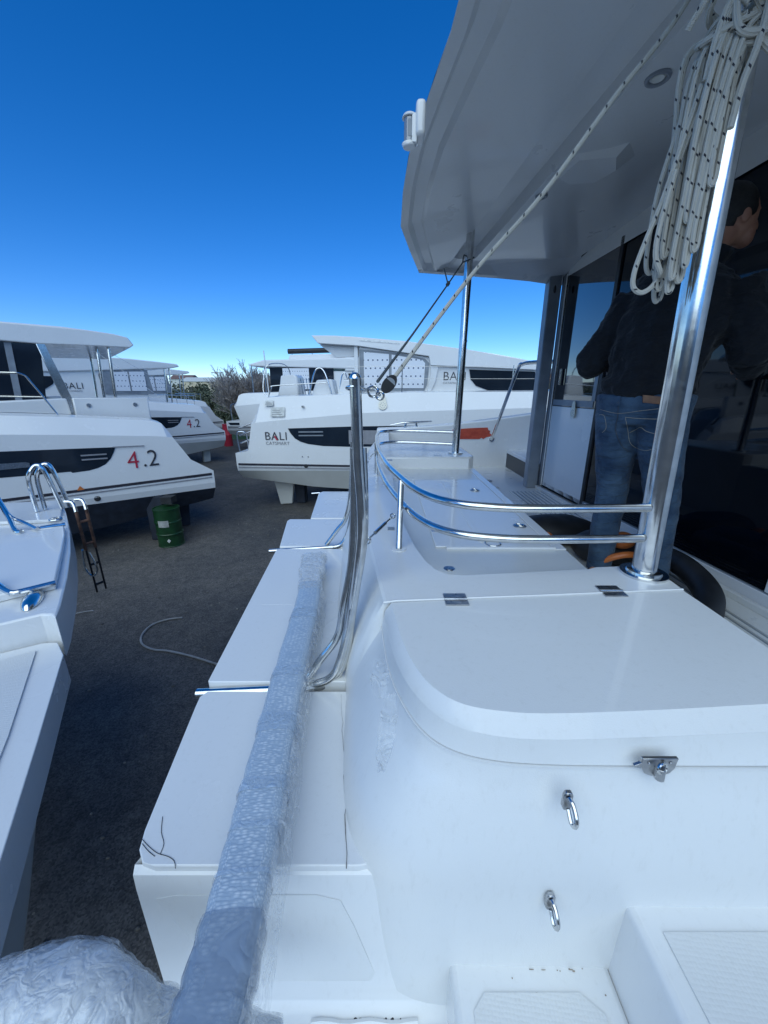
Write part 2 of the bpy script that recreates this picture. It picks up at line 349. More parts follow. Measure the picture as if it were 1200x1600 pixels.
        if parent: o.parent = parent; o.matrix_parent_inverse = Matrix.Translation(-root_loc(parent))
        if bevel:
            b = o.modifiers.new('bevel', 'BEVEL'); b.width = bevel; b.segments = seg; b.limit_method = 'ANGLE'; b.angle_limit = R(40); b.harden_normals = False
        return o
def root_loc(o):
    return Vector((0, 0, 0)) if o.parent else o.location.copy()
def crom(p, k, closed=False):
    out = []; n = len(p)
    rng = range(n if closed else n - 1)
    for i in rng:
        if closed: a, b, c, d = p[i-1], p[i], p[(i+1) % n], p[(i+2) % n]
        else: a, b, c, d = p[max(i-1, 0)], p[i], p[i+1], p[min(i+2, n-1)]
        for j in range(k):
            t = j / k
            out.append(.5 * ((2*b) + (c-a)*t + (2*a-5*b+4*c-d)*t*t + (3*b-a-3*c+d)*t**3))
    if not closed: out.append(p[-1])
    return out
def thing(name, label, cat, loc=(0, 0, 0), group=None):
    o = bpy.data.objects.new(name, None); C.objects.link(o); o.location = loc; o.empty_display_size = .2
    return tag(o, label, cat, group)
def tag(o, label, cat, group=None, kind=None):
    if label: o['label'] = label
    if cat: o['category'] = cat
    if group: o['group'] = group
    if kind: o['kind'] = kind
    return o
def text(body, org, xd, nd, size, m, parent, name='lettering', sx=1.0, depth=.003, spacing=1.0):
    cu = bpy.data.curves.new(name, 'FONT'); cu.body = body; cu.size = size; cu.extrude = depth; cu.space_character = spacing; cu.offset = -.008 * size
    t = bpy.data.objects.new(name + '_tmp', cu); C.objects.link(t)
    dg = bpy.context.evaluated_depsgraph_get(); me = bpy.data.meshes.new_from_object(t.evaluated_get(dg))
    bpy.data.objects.remove(t); me.name = name
    X = Vector(xd).normalized(); Zd = Vector(nd).normalized(); Y = Zd.cross(X)
    M = Matrix(((X.x*sx, Y.x, Zd.x, org[0]), (X.y*sx, Y.y, Zd.y, org[1]), (X.z*sx, Y.z, Zd.z, org[2]), (0, 0, 0, 1)))
    me.transform(M); me.materials.clear(); me.materials.append(m)
    o = bpy.data.objects.new(name, me); C.objects.link(o)
    if parent: o.parent = parent; o.matrix_parent_inverse = Matrix.Translation(-root_loc(parent))
    return o

# ================================================================== SETTING
g = MB(); 
g.add([(-3000, -3000, GZ), (3000, -3000, GZ), (3000, 4000, GZ), (-3000, 4000, GZ)], [(0, 1, 2, 3)])
tag(g.build('ground', ground_mat()), 'dark asphalt and gravel boatyard ground', None, kind='structure')
gp = [(-60, 29.5), (-30, 28), (-13.5, 26.3), (-10.5, 26.0), (-6, 26.6), (0, 29), (40, 34), (200, 40), (200, 260), (-260, 260), (-200, 40)]
tag(MB().poly(gp, GZ - .05, GZ + .004).build('grass', GRASS), None, None, kind='structure')
hl = MB(); rows = []
for j, (y, hs) in enumerate(((1500, 0), (1650, .55), (1850, 1), (2300, 0))):
    rows.append([Vector((x, y, GZ - 2 + hs * (16 + 34 * max(0, noise.noise(Vector((x * .0022 + 3.3, 0, 0))) + .35) + 7 * noise.noise(Vector((x * .011, j, 0))) + 26 * math.exp(-((x + 830) / 150) ** 2)))) for x in range(-2800, 2801, 40)])
tag(hl.grid(rows).build('hills', HILL, sharp=80), 'low distant hills', None, kind='structure')

# unseen shed added behind the camera for its rust red reflections
sh = thing('reflection_shed', 'long rust red shed with windows, unseen, added for its reflections', 'shed', (0, -70, GZ))
MB().box((-130, -100, GZ), (130, -70, GZ + 11)).build('wall', BRICK, sh)
MB().prism([(-131, -69.4, GZ + 11), (-131, -100.6, GZ + 11), (-131, -85, GZ + 14)], (262, 0, 0)).build('roof', GREYF, sh)
for k in range(14):
    MB().box((-116 + k*17, -70.0, GZ + 4), (-107 + k*17, -69.8, GZ + 8)).build('window', NAVYG, sh)

# ================================================================== BOAT BUILDER
class Frame:
    def __init__(s, O, ang, sg):
        s.O = Vector((O[0], O[1], GZ)); s.d = Vector((math.cos(ang), math.sin(ang), 0)); s.n = Vector((math.cos(ang + sg*math.pi/2), math.sin(ang + sg*math.pi/2), 0)); s.sg = sg
    def __call__(s, a, d, h): return s.O + s.d*a + s.n*d + Vector((0, 0, h))
    def poly(s, pts, d0, d1, uv=False):
        return MB().prism([s(a, d0, h) for a, h in pts], s.n*(d1-d0), [(a, h) for a, h in pts] if uv else None)
    @property
    def right(s): return s.d if s.sg > 0 else -s.d
def interp(pl, s):
    if s <= pl[0][0]: return pl[0][1]
    for (a, b), (c, d) in zip(pl, pl[1:]):
        if s <= c: return b + (d-b)*(s-a)/(c-a)
    return pl[-1][1]
def boat_hull(fr, root, deck, kn, plat, zk, bottom_mat, L=11.6, low=1.25, dh0=0):
    """deck/kn: (s,h) polylines; plat: ((s,h) top of slope foot, (s,h) platform end)"""
    (fs_, fh), (ps, ph) = plat
    defs = [(deck, .62, .03), (deck, .22, 0), (kn, .02, 0), ([(fs_, fh), (L, fh + .25)], .0, 0), ([(ps, ph), (L, ph + .2)], .0, 0), ([(ps, low), (L, low + .15)], .0, 0), ([(ps, low - .13), (L, low + .05)], .03, 0)]
    bots = [([(ps, low - .13), (L, low + .05)], .03, 0), ([(ps + .02, zk + .35), (2, zk + .12), (5, zk), (L - .3, zk + .3)], .25, 0), ([(ps + .1, zk + .3), (3, zk), (6, zk - .1), (L - .5, zk + .25)], .78, 0)]
    def rows(defs):
        out = []
        for pl, d, up in defs:
            s0, s1 = pl[0][0], pl[-1][0]; row = []
            K = 30
            for i in range(K + 1):
                u = i / K; a = s0 + (s1 - s0) * (u ** 1.35)
                dd = d + (.8 - d) * max(0, (a - 7.5) / (L - 7.3)) ** 2
                row.append((a, dd, interp(pl, a) + up))
            out.append(row)
        return out
    for dh, nm in ((dh0, 'hull'), (dh0 + 4.9, 'hull')):
        R1 = rows(defs); full = R1 + [[(a, 1.6 - d, h) for a, d, h in r] for r in reversed(R1)]
        g = MB().grid([[fr(a, dh + d, h) for a, d, h in r] for r in full], False)
        m = len(R1[0]); n = len(full)
        g.f.append([i*m for i in range(3)] + [i*m for i in range(n-3, n)]); g.uv.append(None)
        g.f.append([2*m, 3*m, (n-4)*m, (n-3)*m]); g.uv.append(None)
        g.f.append([3*m, 4*m, (n-5)*m, (n-4)*m]); g.uv.append(None)
        g.f.append([4*m, 5*m, 6*m, (n-7)*m, (n-6)*m, (n-5)*m]); g.uv.append(None)
        g.f.append([0, m*(n-1), m*(n-1) + m-1, m-1]); g.uv.append(None)
        g.build(nm, GELF, root, sharp=12)
        R2 = rows(bots); full = R2 + [[(a, 1.6 - d, h) for a, d, h in r] for r in reversed(R2)]
        g = MB().grid([[fr(a, dh + d, h) for a, d, h in r] for r in full]); n = len(full)
        g.f.append([i*m for i in range(n)]); g.uv.append(None)
        g.build('underwater_hull', bottom_mat, root, sharp=40)
    fr.poly([(1.3, 1.9), (1.3, 2.5), (L - 3, 2.9), (L - 3, 2.2)], dh0 + 1.3, dh0 + 5.2).build('bridge_deck', GELF, root, bevel=.03)
def strips(fr, root, s0, s1, h, d=-.006):
    MB().prism([fr(s0, d, h), fr(s1, d, h + .02), fr(s1, d, h + .055), fr(s0, d, h + .055)], fr.n * -.006).build('hull_stripe', STRIPE, root)
    MB().prism([fr(s0, d, h - .06), fr(s1, d, h - .04), fr(s1, d, h - .02), fr(s0, d, h - .035)], fr.n * -.006).build('hull_stripe', GREYL, root)
def fin(fr, root, pts, d0, d1, m, nm='rudder'):
    fr.poly(pts, d0, d1).build(nm, m, root, bevel=.02)
def fence_rail(fr, root, pts, r=.012, nm='guard_rail', m=None):
    MB().tube([fr(*p) for p in pts], r, 8, smooth=5).build(nm, m or STEEL, root)

# ---------------------------------------------------------------- far catamaran (right of the gap)
fa = Frame((-3.87, 10.0), R(-5), 1)
A = thing('catamaran', 'white catamaran lettered CATSMART, dotted boards over its cabin windows', 'catamaran', fa(4, 3, 0), 'catamarans stored in the boatyard')
boat_hull(fa, A, [(.60, 2.60), (.66, 2.82), (.80, 2.95), (1.0, 2.99), (3.04, 3.05), (4.5, 3.10), (7.8, 3.12), (11.6, 3.2)],
          [(.50, 2.35), (1.05, 2.41), (3.43, 2.62), (7.67, 2.76), (11.5, 2.9)], ((.35, 1.64), (0, 1.59)), .55, CREAM)
fa.poly([(1.45, 2.23), (1.52, 2.1), (1.62, 1.98), (1.76, 1.90), (1.95, 1.845), (2.34, 1.80), (3.0, 1.79), (9, 1.9), (9, 2.42), (3.05, 2.29)], -.004, .12).build('hull_window', NAVYG, A)
fa.poly([(3.0, 1.86), (3.0, 2.2), (3.75, 2.2), (3.75, 1.86)], -.010, -.002).build('window_curtain', GREYL, A)
for k in (0, 1): fa.poly([(1.72, 2.04 + k*.09), (1.72, 2.07 + k*.09), (2.35, 2.08 + k*.09), (2.35, 2.05 + k*.09)], -.018, -.003).build('vent_slat', GREYF, A)
strips(fa, A, .05, 10.2, 1.27)
MB().disc(fa(1.86, -.02, 1.28), fa.n, .05, .05).build('exhaust_port', DARK, A)
for a in (1.78, 1.93): MB().disc(fa(a, -.012, 1.52), fa.n, .016, .02, 10).build('drain_fitting', STEELD, A)
MB().disc(fa(1.85, .03, 2.76), fa.n, .026, .1, 12).build('filler_cap', STEELD, A)
MB().disc(fa(5.7, .12, 2.98), fa.n, .024, .1, 12).build('filler_cap', STEELD, A)
fin(fa, A, [(.62, 1.0), (1.28, .9), (1.16, .03), (.82, 0)], .74, .86, CREAM)
fin(fa, A, [(3.6, .8), (6.4, .7), (6.1, .02), (3.9, .02)], .70, .92, CREAM, 'keel')
fin(fa, A, [(1.2, .7), (1.5, .7), (1.5, .0), (1.25, .0)], .9, 1.2, NAVY, 'keel_block')
text('BALI', fa(.82, -.006, 1.94), fa.d, -fa.n, .29, INK, A, sx=1.02, spacing=1.05)
text('CATSMART', fa(.84, -.006, 1.82), fa.d, -fa.n, .112, GREYL, A, sx=1.1)
fa.poly([(1.13, 1.935), (1.17, 1.935), (1.105, 2.05), (1.075, 2.03)], -.013, -.008).build('lettering_accent', REDL, A)
for k, (a, b, h0, h1, bb) in enumerate(((1.02, 1.38, 2.52, 2.74, .005), (.86, 1.08, 2.78, 2.9, .08))):
    q = [fa(a, bb + .03 - .008, h0), fa(b, bb + .03 - .008, h0), fa(b, .12 + bb, h1), fa(a, .12 + bb, h1)]
    MB().prism([p - fa.n * .02 for p in q], fa.n * -.003).build('paper_notice', PAPER, A)
    for j in range(3):
        t0 = .25 + j*.22; e = [q[0].lerp(q[3], t0).lerp(q[1].lerp(q[2], t0), .1), q[0].lerp(q[3], t0).lerp(q[1].lerp(q[2], t0), .85 - j*.1)]
        MB().tube([e[0] - fa.n*.026, e[1] - fa.n*.026], .006, 4).build('notice_writing', GREYL, A)
# cabin, roof
fa.poly([(3.12, 2.9), (3.12, 4.24), (4.9, 3.98), (6.2, 3.8), (7.68, 3.66), (7.85, 3.0), (7.85, 2.9)], 1.12, 5.1).build('cabin', GELF, A, bevel=.03)
rf = [(1.91, 4.50), (2.5, 4.49), (3.12, 4.45), (4.45, 4.33), (6.0, 4.12), (7.54, 3.85), (7.92, 3.72), (7.85, 3.63), (6.4, 3.70), (5.0, 3.76), (4.95, 3.98), (3.12, 4.24), (2.07, 4.31)]
fa.poly(rf, 1.0, 5.2).build('roof', GELF, A, bevel=.05, seg=3)
fa.poly([(2.05, 4.305), (2.6, 4.28), (3.1, 4.24), (3.1, 4.02), (2.5, 3.98)], 1.25, 1.33).build('roof_gusset', GELF, A, bevel=.01)
fa.poly([(3.14, 3.13), (3.14, 4.17), (4.2, 4.06), (4.85, 3.93), (4.97, 3.82), (4.93, 3.3), (4.86, 3.13)], 1.095, 1.13).build('window_surround', GREYF, A)
w1 = [(3.26, 3.2), (3.26, 4.1), (3.92, 4.04), (3.92, 3.2)]; w2 = [(4.06, 3.2), (3.99, 3.28), (3.99, 4.03), (4.78, 3.9), (4.86, 3.82), (4.84, 3.2)]
for w in (w1, w2): fa.poly(w, 1.075, 1.094, uv=True).build('protection_board', DOTS, A)
fa.poly([(5.0, 4.06), (5.28, 4.03), (5.22, 3.77), (5.14, 3.35), (5.04, 3.13), (4.94, 3.13), (5.02, 3.6)], 1.06, 1.13).build('pillar', GELF, A, bevel=.01)
fa.poly([(6.0, 3.66), (7.66, 3.60), (7.83, 3.07), (7.0, 3.10), (6.5, 3.15), (6.2, 3.26), (6.05, 3.42)], 1.10, 1.13).build('front_window', NAVYG, A)
text('BALI', fa(5.33, 1.115, 3.40), fa.d, -fa.n, .30, INK, A, sx=1.0, spacing=1.05)
text('CATAMARAN', fa(5.34, 1.115, 3.31), fa.d, -fa.n, .07, GREYL, A, sx=1.2)
fa.poly([(3.0, 3.0), (3.0, 4.26), (3.1, 4.25), (3.1, 3.0)], 1.10, 1.22).build('roof_post', GEL, A, bevel=.01)
fa.poly([(3.15, 4.36), (4.2, 4.27), (4.2, 4.30), (3.3, 4.39)], .99, 1.0).build('roof_handle', STEELD, A)
fence_rail(fa, A, [(6.3, 2, 4.08), (6.32, 2, 4.16), (7.4, 2, 3.98), (7.55, 2, 3.93), (7.57, 2, 3.85)])
MB().tube([fa(5.98, 2.4, 4.08), fa(5.98, 2.4, 4.28)], .09, 14).build('antenna_mast', GEL, A)
MB().ell(fa(5.97, 2.4, 4.33), (.07, .07, .05)).tube([fa(5.97, 2.4, 4.33), fa(6.03, 2.4, 4.5)], .03, 8).build('horn', DARK, A)
for a in (4.3, 6.95): MB().tube([fa(a, .35, 3.08), fa(a, .35, 3.72)], .013, 8).build('stanchion', STEEL, A)
for h in (3.42, 3.70): MB().tube([fa(2.9, .35, h), fa(4.3, .35, h), fa(6.95, .35, h - .01), fa(10.5, .35, h)], .004, 5).build('lifeline', STEELD, A)
# aft deck gear
fence_rail(fa, A, [(.88, .35, 2.98), (.98, .35, 3.2), (1.1, .35, 3.26), (2.4, .35, 3.33)])
fence_rail(fa, A, [(.86, .4, 2.98), (.74, .4, 3.15), (.78, .5, 3.6), (.88, .6, 3.78), (1.15, .9, 3.80), (1.28, 1.0, 3.6), (1.3, 1, 3.0)])
fa.poly([(.95, 2.98), (1.03, 3.25), (1.08, 3.52), (1.48, 3.54), (1.53, 3.47), (1.55, 2.98)], .8, 1.4).build('helm_seat', GEL, A, bevel=.05, seg=3)
for k, (a0) in enumerate((1.95, 2.62)):
    fa.poly([(a0, 3.02), (a0 + .15, 3.4), (a0 + .55, 3.42), (a0 + .62, 3.02)], .55, 1.1).build('winch_console', GEL, A, bevel=.04)
    MB().tube([fa(a0 + .35, .8, 3.42), fa(a0 + .35, .8, 3.5), fa(a0 + .35, .8, 3.56)], [.11, .07, .09], 14).build('winch', DARK, A)
fence_rail(fa, A, [(1.92, .45, 3.02), (2.08, .45, 3.55), (2.22, .45, 3.68), (2.36, .45, 3.55), (2.52, .45, 3.02)], .018)
fence_rail(fa, A, [(2.68, .6, 3.1), (2.76, .6, 3.5), (2.86, .6, 3.53), (2.96, .6, 3.05)], .014)
for a in (1.68, 1.75, 1.83, 1.9): MB().tube([fa(a, .75, 3.0), fa(a - .05, .75, 3.45)], .012, 8).build('backrest_tube', STEEL, A)
for h in (1.8, 2.0, 2.2): MB().tube([fa(.02, .3, h), fa(.33 + .1*(h-1.8), .3, h + .12)], .02, 8).build('boarding_ladder', STEELD, A)
fence_rail(fa, A, [(.03, .2, 1.62), (0.0, .2, 2.05), (.12, .2, 2.12), (.25, .2, 2.05), (.28, .2, 1.65)], .016, 'boarding_rail')
MB().tube([fa(.85, .5, 2.95), fa(.8, .5, 4.1)], .014, 8).build('whip_antenna', GEL, A)

# ---------------------------------------------------------------- the 4.2 boats on the left
def boat42(O, ang, label, wrapped, bottom_mat):
    f = Frame(O, ang, -1); root = thing('catamaran', label, 'catamaran', f(4, 3, 0), 'catamarans stored in the boatyard')
    boat_hull(f, root, [(.74, 2.30), (.80, 2.44), (.90, 2.52), (1.1, 2.56), (1.57, 2.60), (2.43, 2.68), (3.25, 2.74), (6, 2.85), (11.6, 3.0)],
              [(.72, 2.2), (.96, 2.24), (2.3, 2.36), (3.32, 2.44), (8, 2.6), (11.5, 2.75)], ((.44, 1.70), (0, 1.40)), .35, bottom_mat, low=1.12)
    f.poly([(1.76, 2.09), (1.80, 2.0), (1.87, 1.88), (1.97, 1.78), (2.1, 1.72), (2.24, 1.69), (2.5, 1.68), (2.52, 1.705), (3.0, 1.71), (9, 1.85), (9, 2.4), (2.54, 2.125)], -.004, .12).build('hull_window', NAVYG, root)
    MB().prism([f(1.27, -.004, 2.065), f(1.27, -.004, 2.085), f(1.8, -.004, 2.105), f(1.8, -.004, 2.085)], f.n * -.008).build('window_trim', GREYL, root)
    for k in (0, 1): f.poly([(1.92, 1.88 + k*.08), (1.92, 1.905 + k*.08), (2.32, 1.915 + k*.08), (2.32, 1.89 + k*.08)], -.018, -.003).build('vent_slat', GREYL, root)
    f.poly([(3.05, 1.86), (3.05, 1.93), (3.1, 1.95), (3.9, 1.97), (3.9, 1.85)], -.018, -.003).build('window_frame', STEELD, root)
    strips(f, root, .05, 10.2, 1.30)
    nm = f.right
    text('4', f(1.62, -.012, 1.64), nm, -f.n, .50, REDL, root, sx=.88)
    text('.2', f(1.36, -.012, 1.655), nm, -f.n, .48, INK, root, sx=.9)
    fin(f, root, [(.42, .95), (.80, .95), (.80, .0), (.5, .0)], .72, .86, bottom_mat)
    fin(f, root, [(3.2, .6), (6.2, .6), (5.9, .02), (3.5, .02)], .70, .94, bottom_mat, 'keel')
    MB().prism([f(2.38, -.008, 1.34), f(2.5, -.008, 1.34), f(2.44, -.008, 1.42)], f.n * -.006).build('warning_sticker', ORANGE, root)
    MB().disc(f(2.22, .0, 1.13), f.n, .055, .05, 14).build('exhaust_port', DARK, root)
    # cabin + roof
    if not wrapped:
        rp = [(.97, 4.06), (1.06, 4.20), (1.3, 4.25), (1.78, 4.29), (2.99, 4.31), (7, 4.2), (7.4, 3.9), (3.06, 4.00), (2.5, 3.98), (1.54, 4.0), (1.05, 4.0)]
        fd = 1.15
        f.poly([(2.30, 3.0), (3.3, 2.96), (9, 2.9), (9, 2.4), (2.25, 2.4)], 1.0, 5.2).build('cabin', GELF, root, bevel=.03)
        f.poly([(2.62, 2.9), (2.50, 3.98), (7.1, 3.98), (8, 2.9)], 1.1, 1.14).build('cabin_window', NAVYG, root)
        f.poly([(2.62, 2.9), (2.50, 3.98), (7.1, 3.98), (8, 2.9)], 5.0, 5.06).build('cabin_window', NAVYG, root)
        f.poly([(2.30, 2.6), (2.56, 3.99), (2.43, 3.99), (2.12, 2.6)], 1.02, 1.16).build('polished_pillar', STEEL, root, bevel=.01)
        for a in (2.9, 3.5, 4.6): f.poly([(a + .06, 2.9), (a, 3.99), (a + .1, 3.99), (a + .16, 2.9)], 1.08, 1.11).build('window_mullion', GREYF, root)
        f.poly([(.92, 2.45), (.92, 3.0), (2.22, 3.0), (2.22, 2.45)], .8, 1.5).build('cockpit_locker', GELF, root, bevel=.02)
        for a in (1.18, 1.98): MB().disc(f(a, .78, 2.86), f.n, .04, .03, 14).build('locker_latch', STEELD, root)
        f.poly([(1.4, 4.255), (1.5, 4.33), (2.1, 4.37), (7, 4.4), (7, 4.2)], 1.5, 4.6).build('roof_hatch', GELF, root, bevel=.03)
        f.poly([(1.15, 4.2), (1.2, 4.28), (1.5, 4.29), (1.5, 4.2)], 2.0, 3.2).build('roof_hatch', GELF, root, bevel=.02)
        for a, dd in ((1.62, 1.4), (1.44, 1.2), (1.5, 4.6)): MB().tube([f(a + .04, dd, 2.5), f(a - .03, dd, 4.0)], .03, 10).build('roof_post', STEEL, root)
        f.poly([(2.45, 4.17), (4.2, 4.17), (4.2, 4.20), (2.5, 4.20)], fd - .02, fd).build('roof_handle', STEELD, root)
    else:
        rp = [(1.15, 4.10), (1.25, 4.2), (2.0, 4.26), (3.0, 4.32), (4.0, 4.34), (5.2, 4.28), (6.2, 4.05), (7.4, 3.75), (7.4, 3.66), (5.6, 3.76), (3.9, 3.86), (2.4, 3.96), (1.5, 4.02)]
        f.poly([(2.5, 2.4), (2.5, 3.96), (3.9, 3.9), (5.6, 3.76), (7.2, 3.66), (7.5, 2.9), (7.5, 2.4)], 1.1, 5.1).build('cabin', GELF, root, bevel=.03)
        f.poly([(2.3, 3.0), (2.42, 3.93), (4.0, 3.85), (4.1, 3.7), (4.0, 3.0)], 1.05, 1.12).build('window_surround', GREYF, root)
        for w in ([(2.55, 3.12), (2.55, 3.86), (3.08, 3.84), (3.08, 3.12)], [(3.14, 3.12), (3.14, 3.84), (3.7, 3.8), (3.7, 3.12)]):
            f.poly(w, 1.02, 1.045, uv=True).build('protection_board', DOTS, root)
        f.poly([(5.35, 3.62), (5.5, 3.35), (5.8, 3.15), (6.4, 3.05), (7.4, 3.0), (7.2, 3.6)], 1.07, 1.11).build('front_window', NAVYG, root)
        text('BALI', f(5.25, 1.085, 3.20), nm, -f.n, .31, INK, root, spacing=1.05)
        text('CATAMARAN', f(5.22, 1.085, 3.10), nm, -f.n, .075, GREYL, root, sx=1.15)
        for a, dd in ((1.75, 1.2), (1.45, 1.5), (1.5, 4.6)): MB().tube([f(a + .05, dd, 2.4), f(a - .05, dd, 4.05)], .032, 8).build('roof_post', STEEL, root)
        MB().tube([f(5.4, 2.5, 4.05), f(5.4, 2.5, 4.3)], .11, 10).build('antenna_mast', GEL, root)
        MB().tube([f(5.4, 2.5, 4.3), f(5.4, 2.5, 4.4), f(5.4, 2.5, 4.48)], [.09, .05, .1], 10).build('winch', DARK, root)
        for a in (1.0, 1.3, 1.7, 2.1): MB().tube([f(a, .4, 2.5), f(a, .4, 2.95)], .012, 6).build('stanchion', STEEL, root)
        MB().tube([f(.95, .4, 2.93), f(2.4, .4, 2.98)], .012, 6).build('guard_rail', STEEL, root)
    f.poly(rp, 1.0, 5.2).build('roof', GELF, root, bevel=.05, seg=3)
    return f, root
fb, B = boat42((-3.9, 8.66), R(220), 'white catamaran with navy bottom and red 4.2, over the green drum', False, NAVY)
fence_rail(fb, B, [(4.2, .45, 3.46), (3.13, .45, 3.44), (2.85, .45, 3.42), (2.74, .45, 3.25), (2.5, .45, 2.71)], .016)
fence_rail(fb, B, [(4.2, .45, 3.08), (2.62, .45, 3.03)], .012)
for k in range(2): MB().tube([fb(1.62 - .25*k, 1.3, 3.9), fb(.55 - .6*k, .9, 2.9)], .004, 5).build('stay', STEELD, B)
fc_, Cc = boat42((-7.17, 17.6), R(228), 'white catamaran lettered BALI and 4.2, just behind the navy bottomed one', True, CREAM)
fd_, Dd = boat42((-9.75, 23.9), R(228), 'farthest white catamaran on the left, mostly hidden behind the others', True, CREAM)

# ---------------------------------------------------------------- far catamaran behind the CATSMART one
ff = Frame((-8.3, 20.7), R(-3), 1)
F = thing('catamaran', 'far white catamaran with a rolled black bimini on its roof, behind the CATSMART one', 'catamaran', ff(4, 3, 0), 'catamarans stored in the boatyard')
boat_hull(ff, F, [(.60, 2.60), (.66, 2.82), (.80, 2.95), (1.0, 2.99), (3.04, 3.05), (4.5, 3.10), (7.8, 3.12), (11.6, 3.2)],
          [(.50, 2.35), (1.05, 2.41), (3.43, 2.62), (7.67, 2.76), (11.5, 2.9)], ((.75, 1.64), (0, 1.59)), .55, CREAM)
strips(ff, F, .05, 10.2, 1.27)
ff.poly([(.1, 1.52), (.7, 1.52), (.7, 1.40), (.2, 1.40)], -.02, -.003).build('transom_window', NAVYG, F)
fence_rail(ff, F, [(.2, .3, 1.6), (.2, .3, 2.3), (.4, .3, 2.45), (.6, .3, 2.3), (.62, .3, 1.7)], .03, 'boarding_rail')
ff.poly([(3.4, 2.9), (3.4, 4.1), (8.6, 4.1), (9.6, 3.0)], 1.1, 5.1).build('cabin', GELF, F, bevel=.03)
ff.poly([(1.05, 4.43), (1.9, 4.66), (6.5, 4.75), (7.2, 4.6), (7.0, 4.2), (1.3, 4.35)], 1.0, 5.2).build('roof', GELF, F, bevel=.05)
ff.poly([(2.2, 3.0), (2.2, 4.3), (5.6, 4.3), (5.6, 3.4), (5.0, 3.0)], 1.04, 1.09).build('window_surround', NAVYG, F)
ff.poly([(2.9, 3.2), (2.9, 4.25), (4.3, 4.25), (4.3, 3.2)], 1.0, 1.035, uv=True).build('protection_board', DOTS, F)
text('BALI', ff(6.1, 1.09, 3.35), ff.d, -ff.n, .5, INK, F)
ff.poly([(3.1, 4.7), (3.2, 4.95), (6.3, 5.0), (6.3, 4.7)], 1.5, 4.5).build('flybridge', GELF, F, bevel=.04)
MB().tube([ff(3.1, 1.6, 5.12), ff(5.6, 1.6, 5.18)], .13, 12).build('rolled_bimini', DARK, F)
for a in (3.3, 4.4, 5.5): MB().tube([ff(a, 1.6, 4.95), ff(a, 1.6, 5.1)], .04, 8).build('bimini_bracket', STEEL, F)
ff.poly([(6.2, 4.1), (6.3, 5.0), (7.0, 5.05), (8.6, 4.9), (9.2, 4.3), (9.2, 4.1)], 1.02, 2.6).build('helm_console', GELF, F, bevel=.05)
g = MB()
for (a, h) in ((5.65, 5.15), (5.95, 5.05), (7.6, 4.55)): g.ell(ff(a, 1.2, h), (.2, .15, .16), fn=lambda p: p + Vector((0, 0, .07)) * noise.noise(p * 6))
g.build('red_cloth_bundle', REDT, F)
for a in (1.2, 1.9, 2.4, 6.6): MB().tube([ff(a, 1.1, 3.0), ff(a, 1.1, 4.4)], .035, 8).build('roof_post', STEEL, F)

# ---------------------------------------------------------------- near-left boat stern
def PX(l, z): return [P(a, b, z=z) for a, b in l]
G = thing('catamaran', 'stern platforms of a white catamaran close at the left edge with bent steel rails', 'catamaran', (-3.2, 1.6, GZ), 'catamarans stored in the boatyard')
MB().poly([(p.x, p.y) for p in PX([(-260, 800), (0, 786), (95, 782), (103, 800), (109, 830), (110, 862), (105, 900), (94, 945), (86, 964), (80, 960), (63, 960), (0, 975), (-260, 1030)], -.90)], -1.10, -.90).build('transom_deck', GEL, G, bevel=.008)
MB().poly([(p.x, p.y) for p in PX([(100, 822), (101, 835), (97, 858), (92, 880), (85, 911), (20, 925), (-60, 945), (-220, 900), (-60, 840), (0, 834)], -.865)], -.899, -.862).build('platform_panel', GEL, G, bevel=.006)
MB().poly([(p.x, p.y) for p in PX([(75, 812), (95, 808), (96, 790), (40, 790), (-60, 800), (-60, 818)], -.875)], -.899, -.875).build('step_panel', GEL, G, bevel=.006)
pts = PX([(66, 1004), (0, 1021), (-300, 1090)], -1.03)
pu = PX([(63, 961), (0, 976), (-260, 1031)], -.901)
lowp = PX([(78, 1004), (90, 1004), (99, 1023), (58, 1160), (5, 1330), (-95, 1640), (-700, 1640), (-300, 1091), (0, 1021), (66, 1005)], -1.02)
lp = [(p.x, p.y) for p in lowp]
MB().poly(lp, -1.15, -1.02).build('lower_platform', GEL, G, bevel=.008)
off = []
for a, b in PX([(52, 1030), (0, 1042), (-180, 1090), (-500, 1640), (-215, 1640), (-95, 1500), (-5, 1230), (20, 1150)], -1.01).__iter__() if False else []: pass
ins = [(p.x, p.y) for p in PX([(56, 1016), (0, 1031), (-250, 1090), (-620, 1640), (-215, 1640), (-60, 1330), (12, 1150)], -1.012)]
MB().poly(ins, -1.019, -1.013).build('nonskid_panel', NSK, G)
MB().poly([(pu[0].x, pu[0].y), (pu[2].x, pu[2].y), (pu[2].x - .3, pu[2].y - .2), (pu[0].x - .05, pu[0].y - .03)] if False else [(p.x, p.y) for p in PX([(74, 962), (0, 980), (-260, 1036), (-260, 900), (74, 900)], -.92)], -1.12, -1.05).build('transom_face', GEL, G)
MB().poly([(p.x, p.y) for p in PX([(-40, 830), (-60, 900), (-120, 1000), (-200, 1120), (-300, 1300), (-600, 1300), (-700, 830)], -1.0)], GZ + .45, -1.15).build('hull', CREAM, G, bevel=.12, seg=4)
MB().box((-5.2, 1.0, GZ), (-4.6, 1.8, GZ + .46)).build('keel_block', RUST, G)
ST = .0155
def gz(px, py, z): return P(px, py, z=z)
b1, b2 = gz(58, 799, -.87), gz(98, 795, -.87)
for dx in (0, 1):
    o = Vector((.018, .05, 0)) * dx
    MB().tube([b1 + o, b1 + o + Vector((0, 0, .22)), b1 + o + Vector((.03, 0, .30)), b1.lerp(b2, .45) + o + Vector((0, 0, .345)), b1.lerp(b2, .7) + o + Vector((0, 0, .29)), b2 + o + Vector((0, 0, 0))], ST, 10, smooth=5).build('grab_rail', STEEL, G)
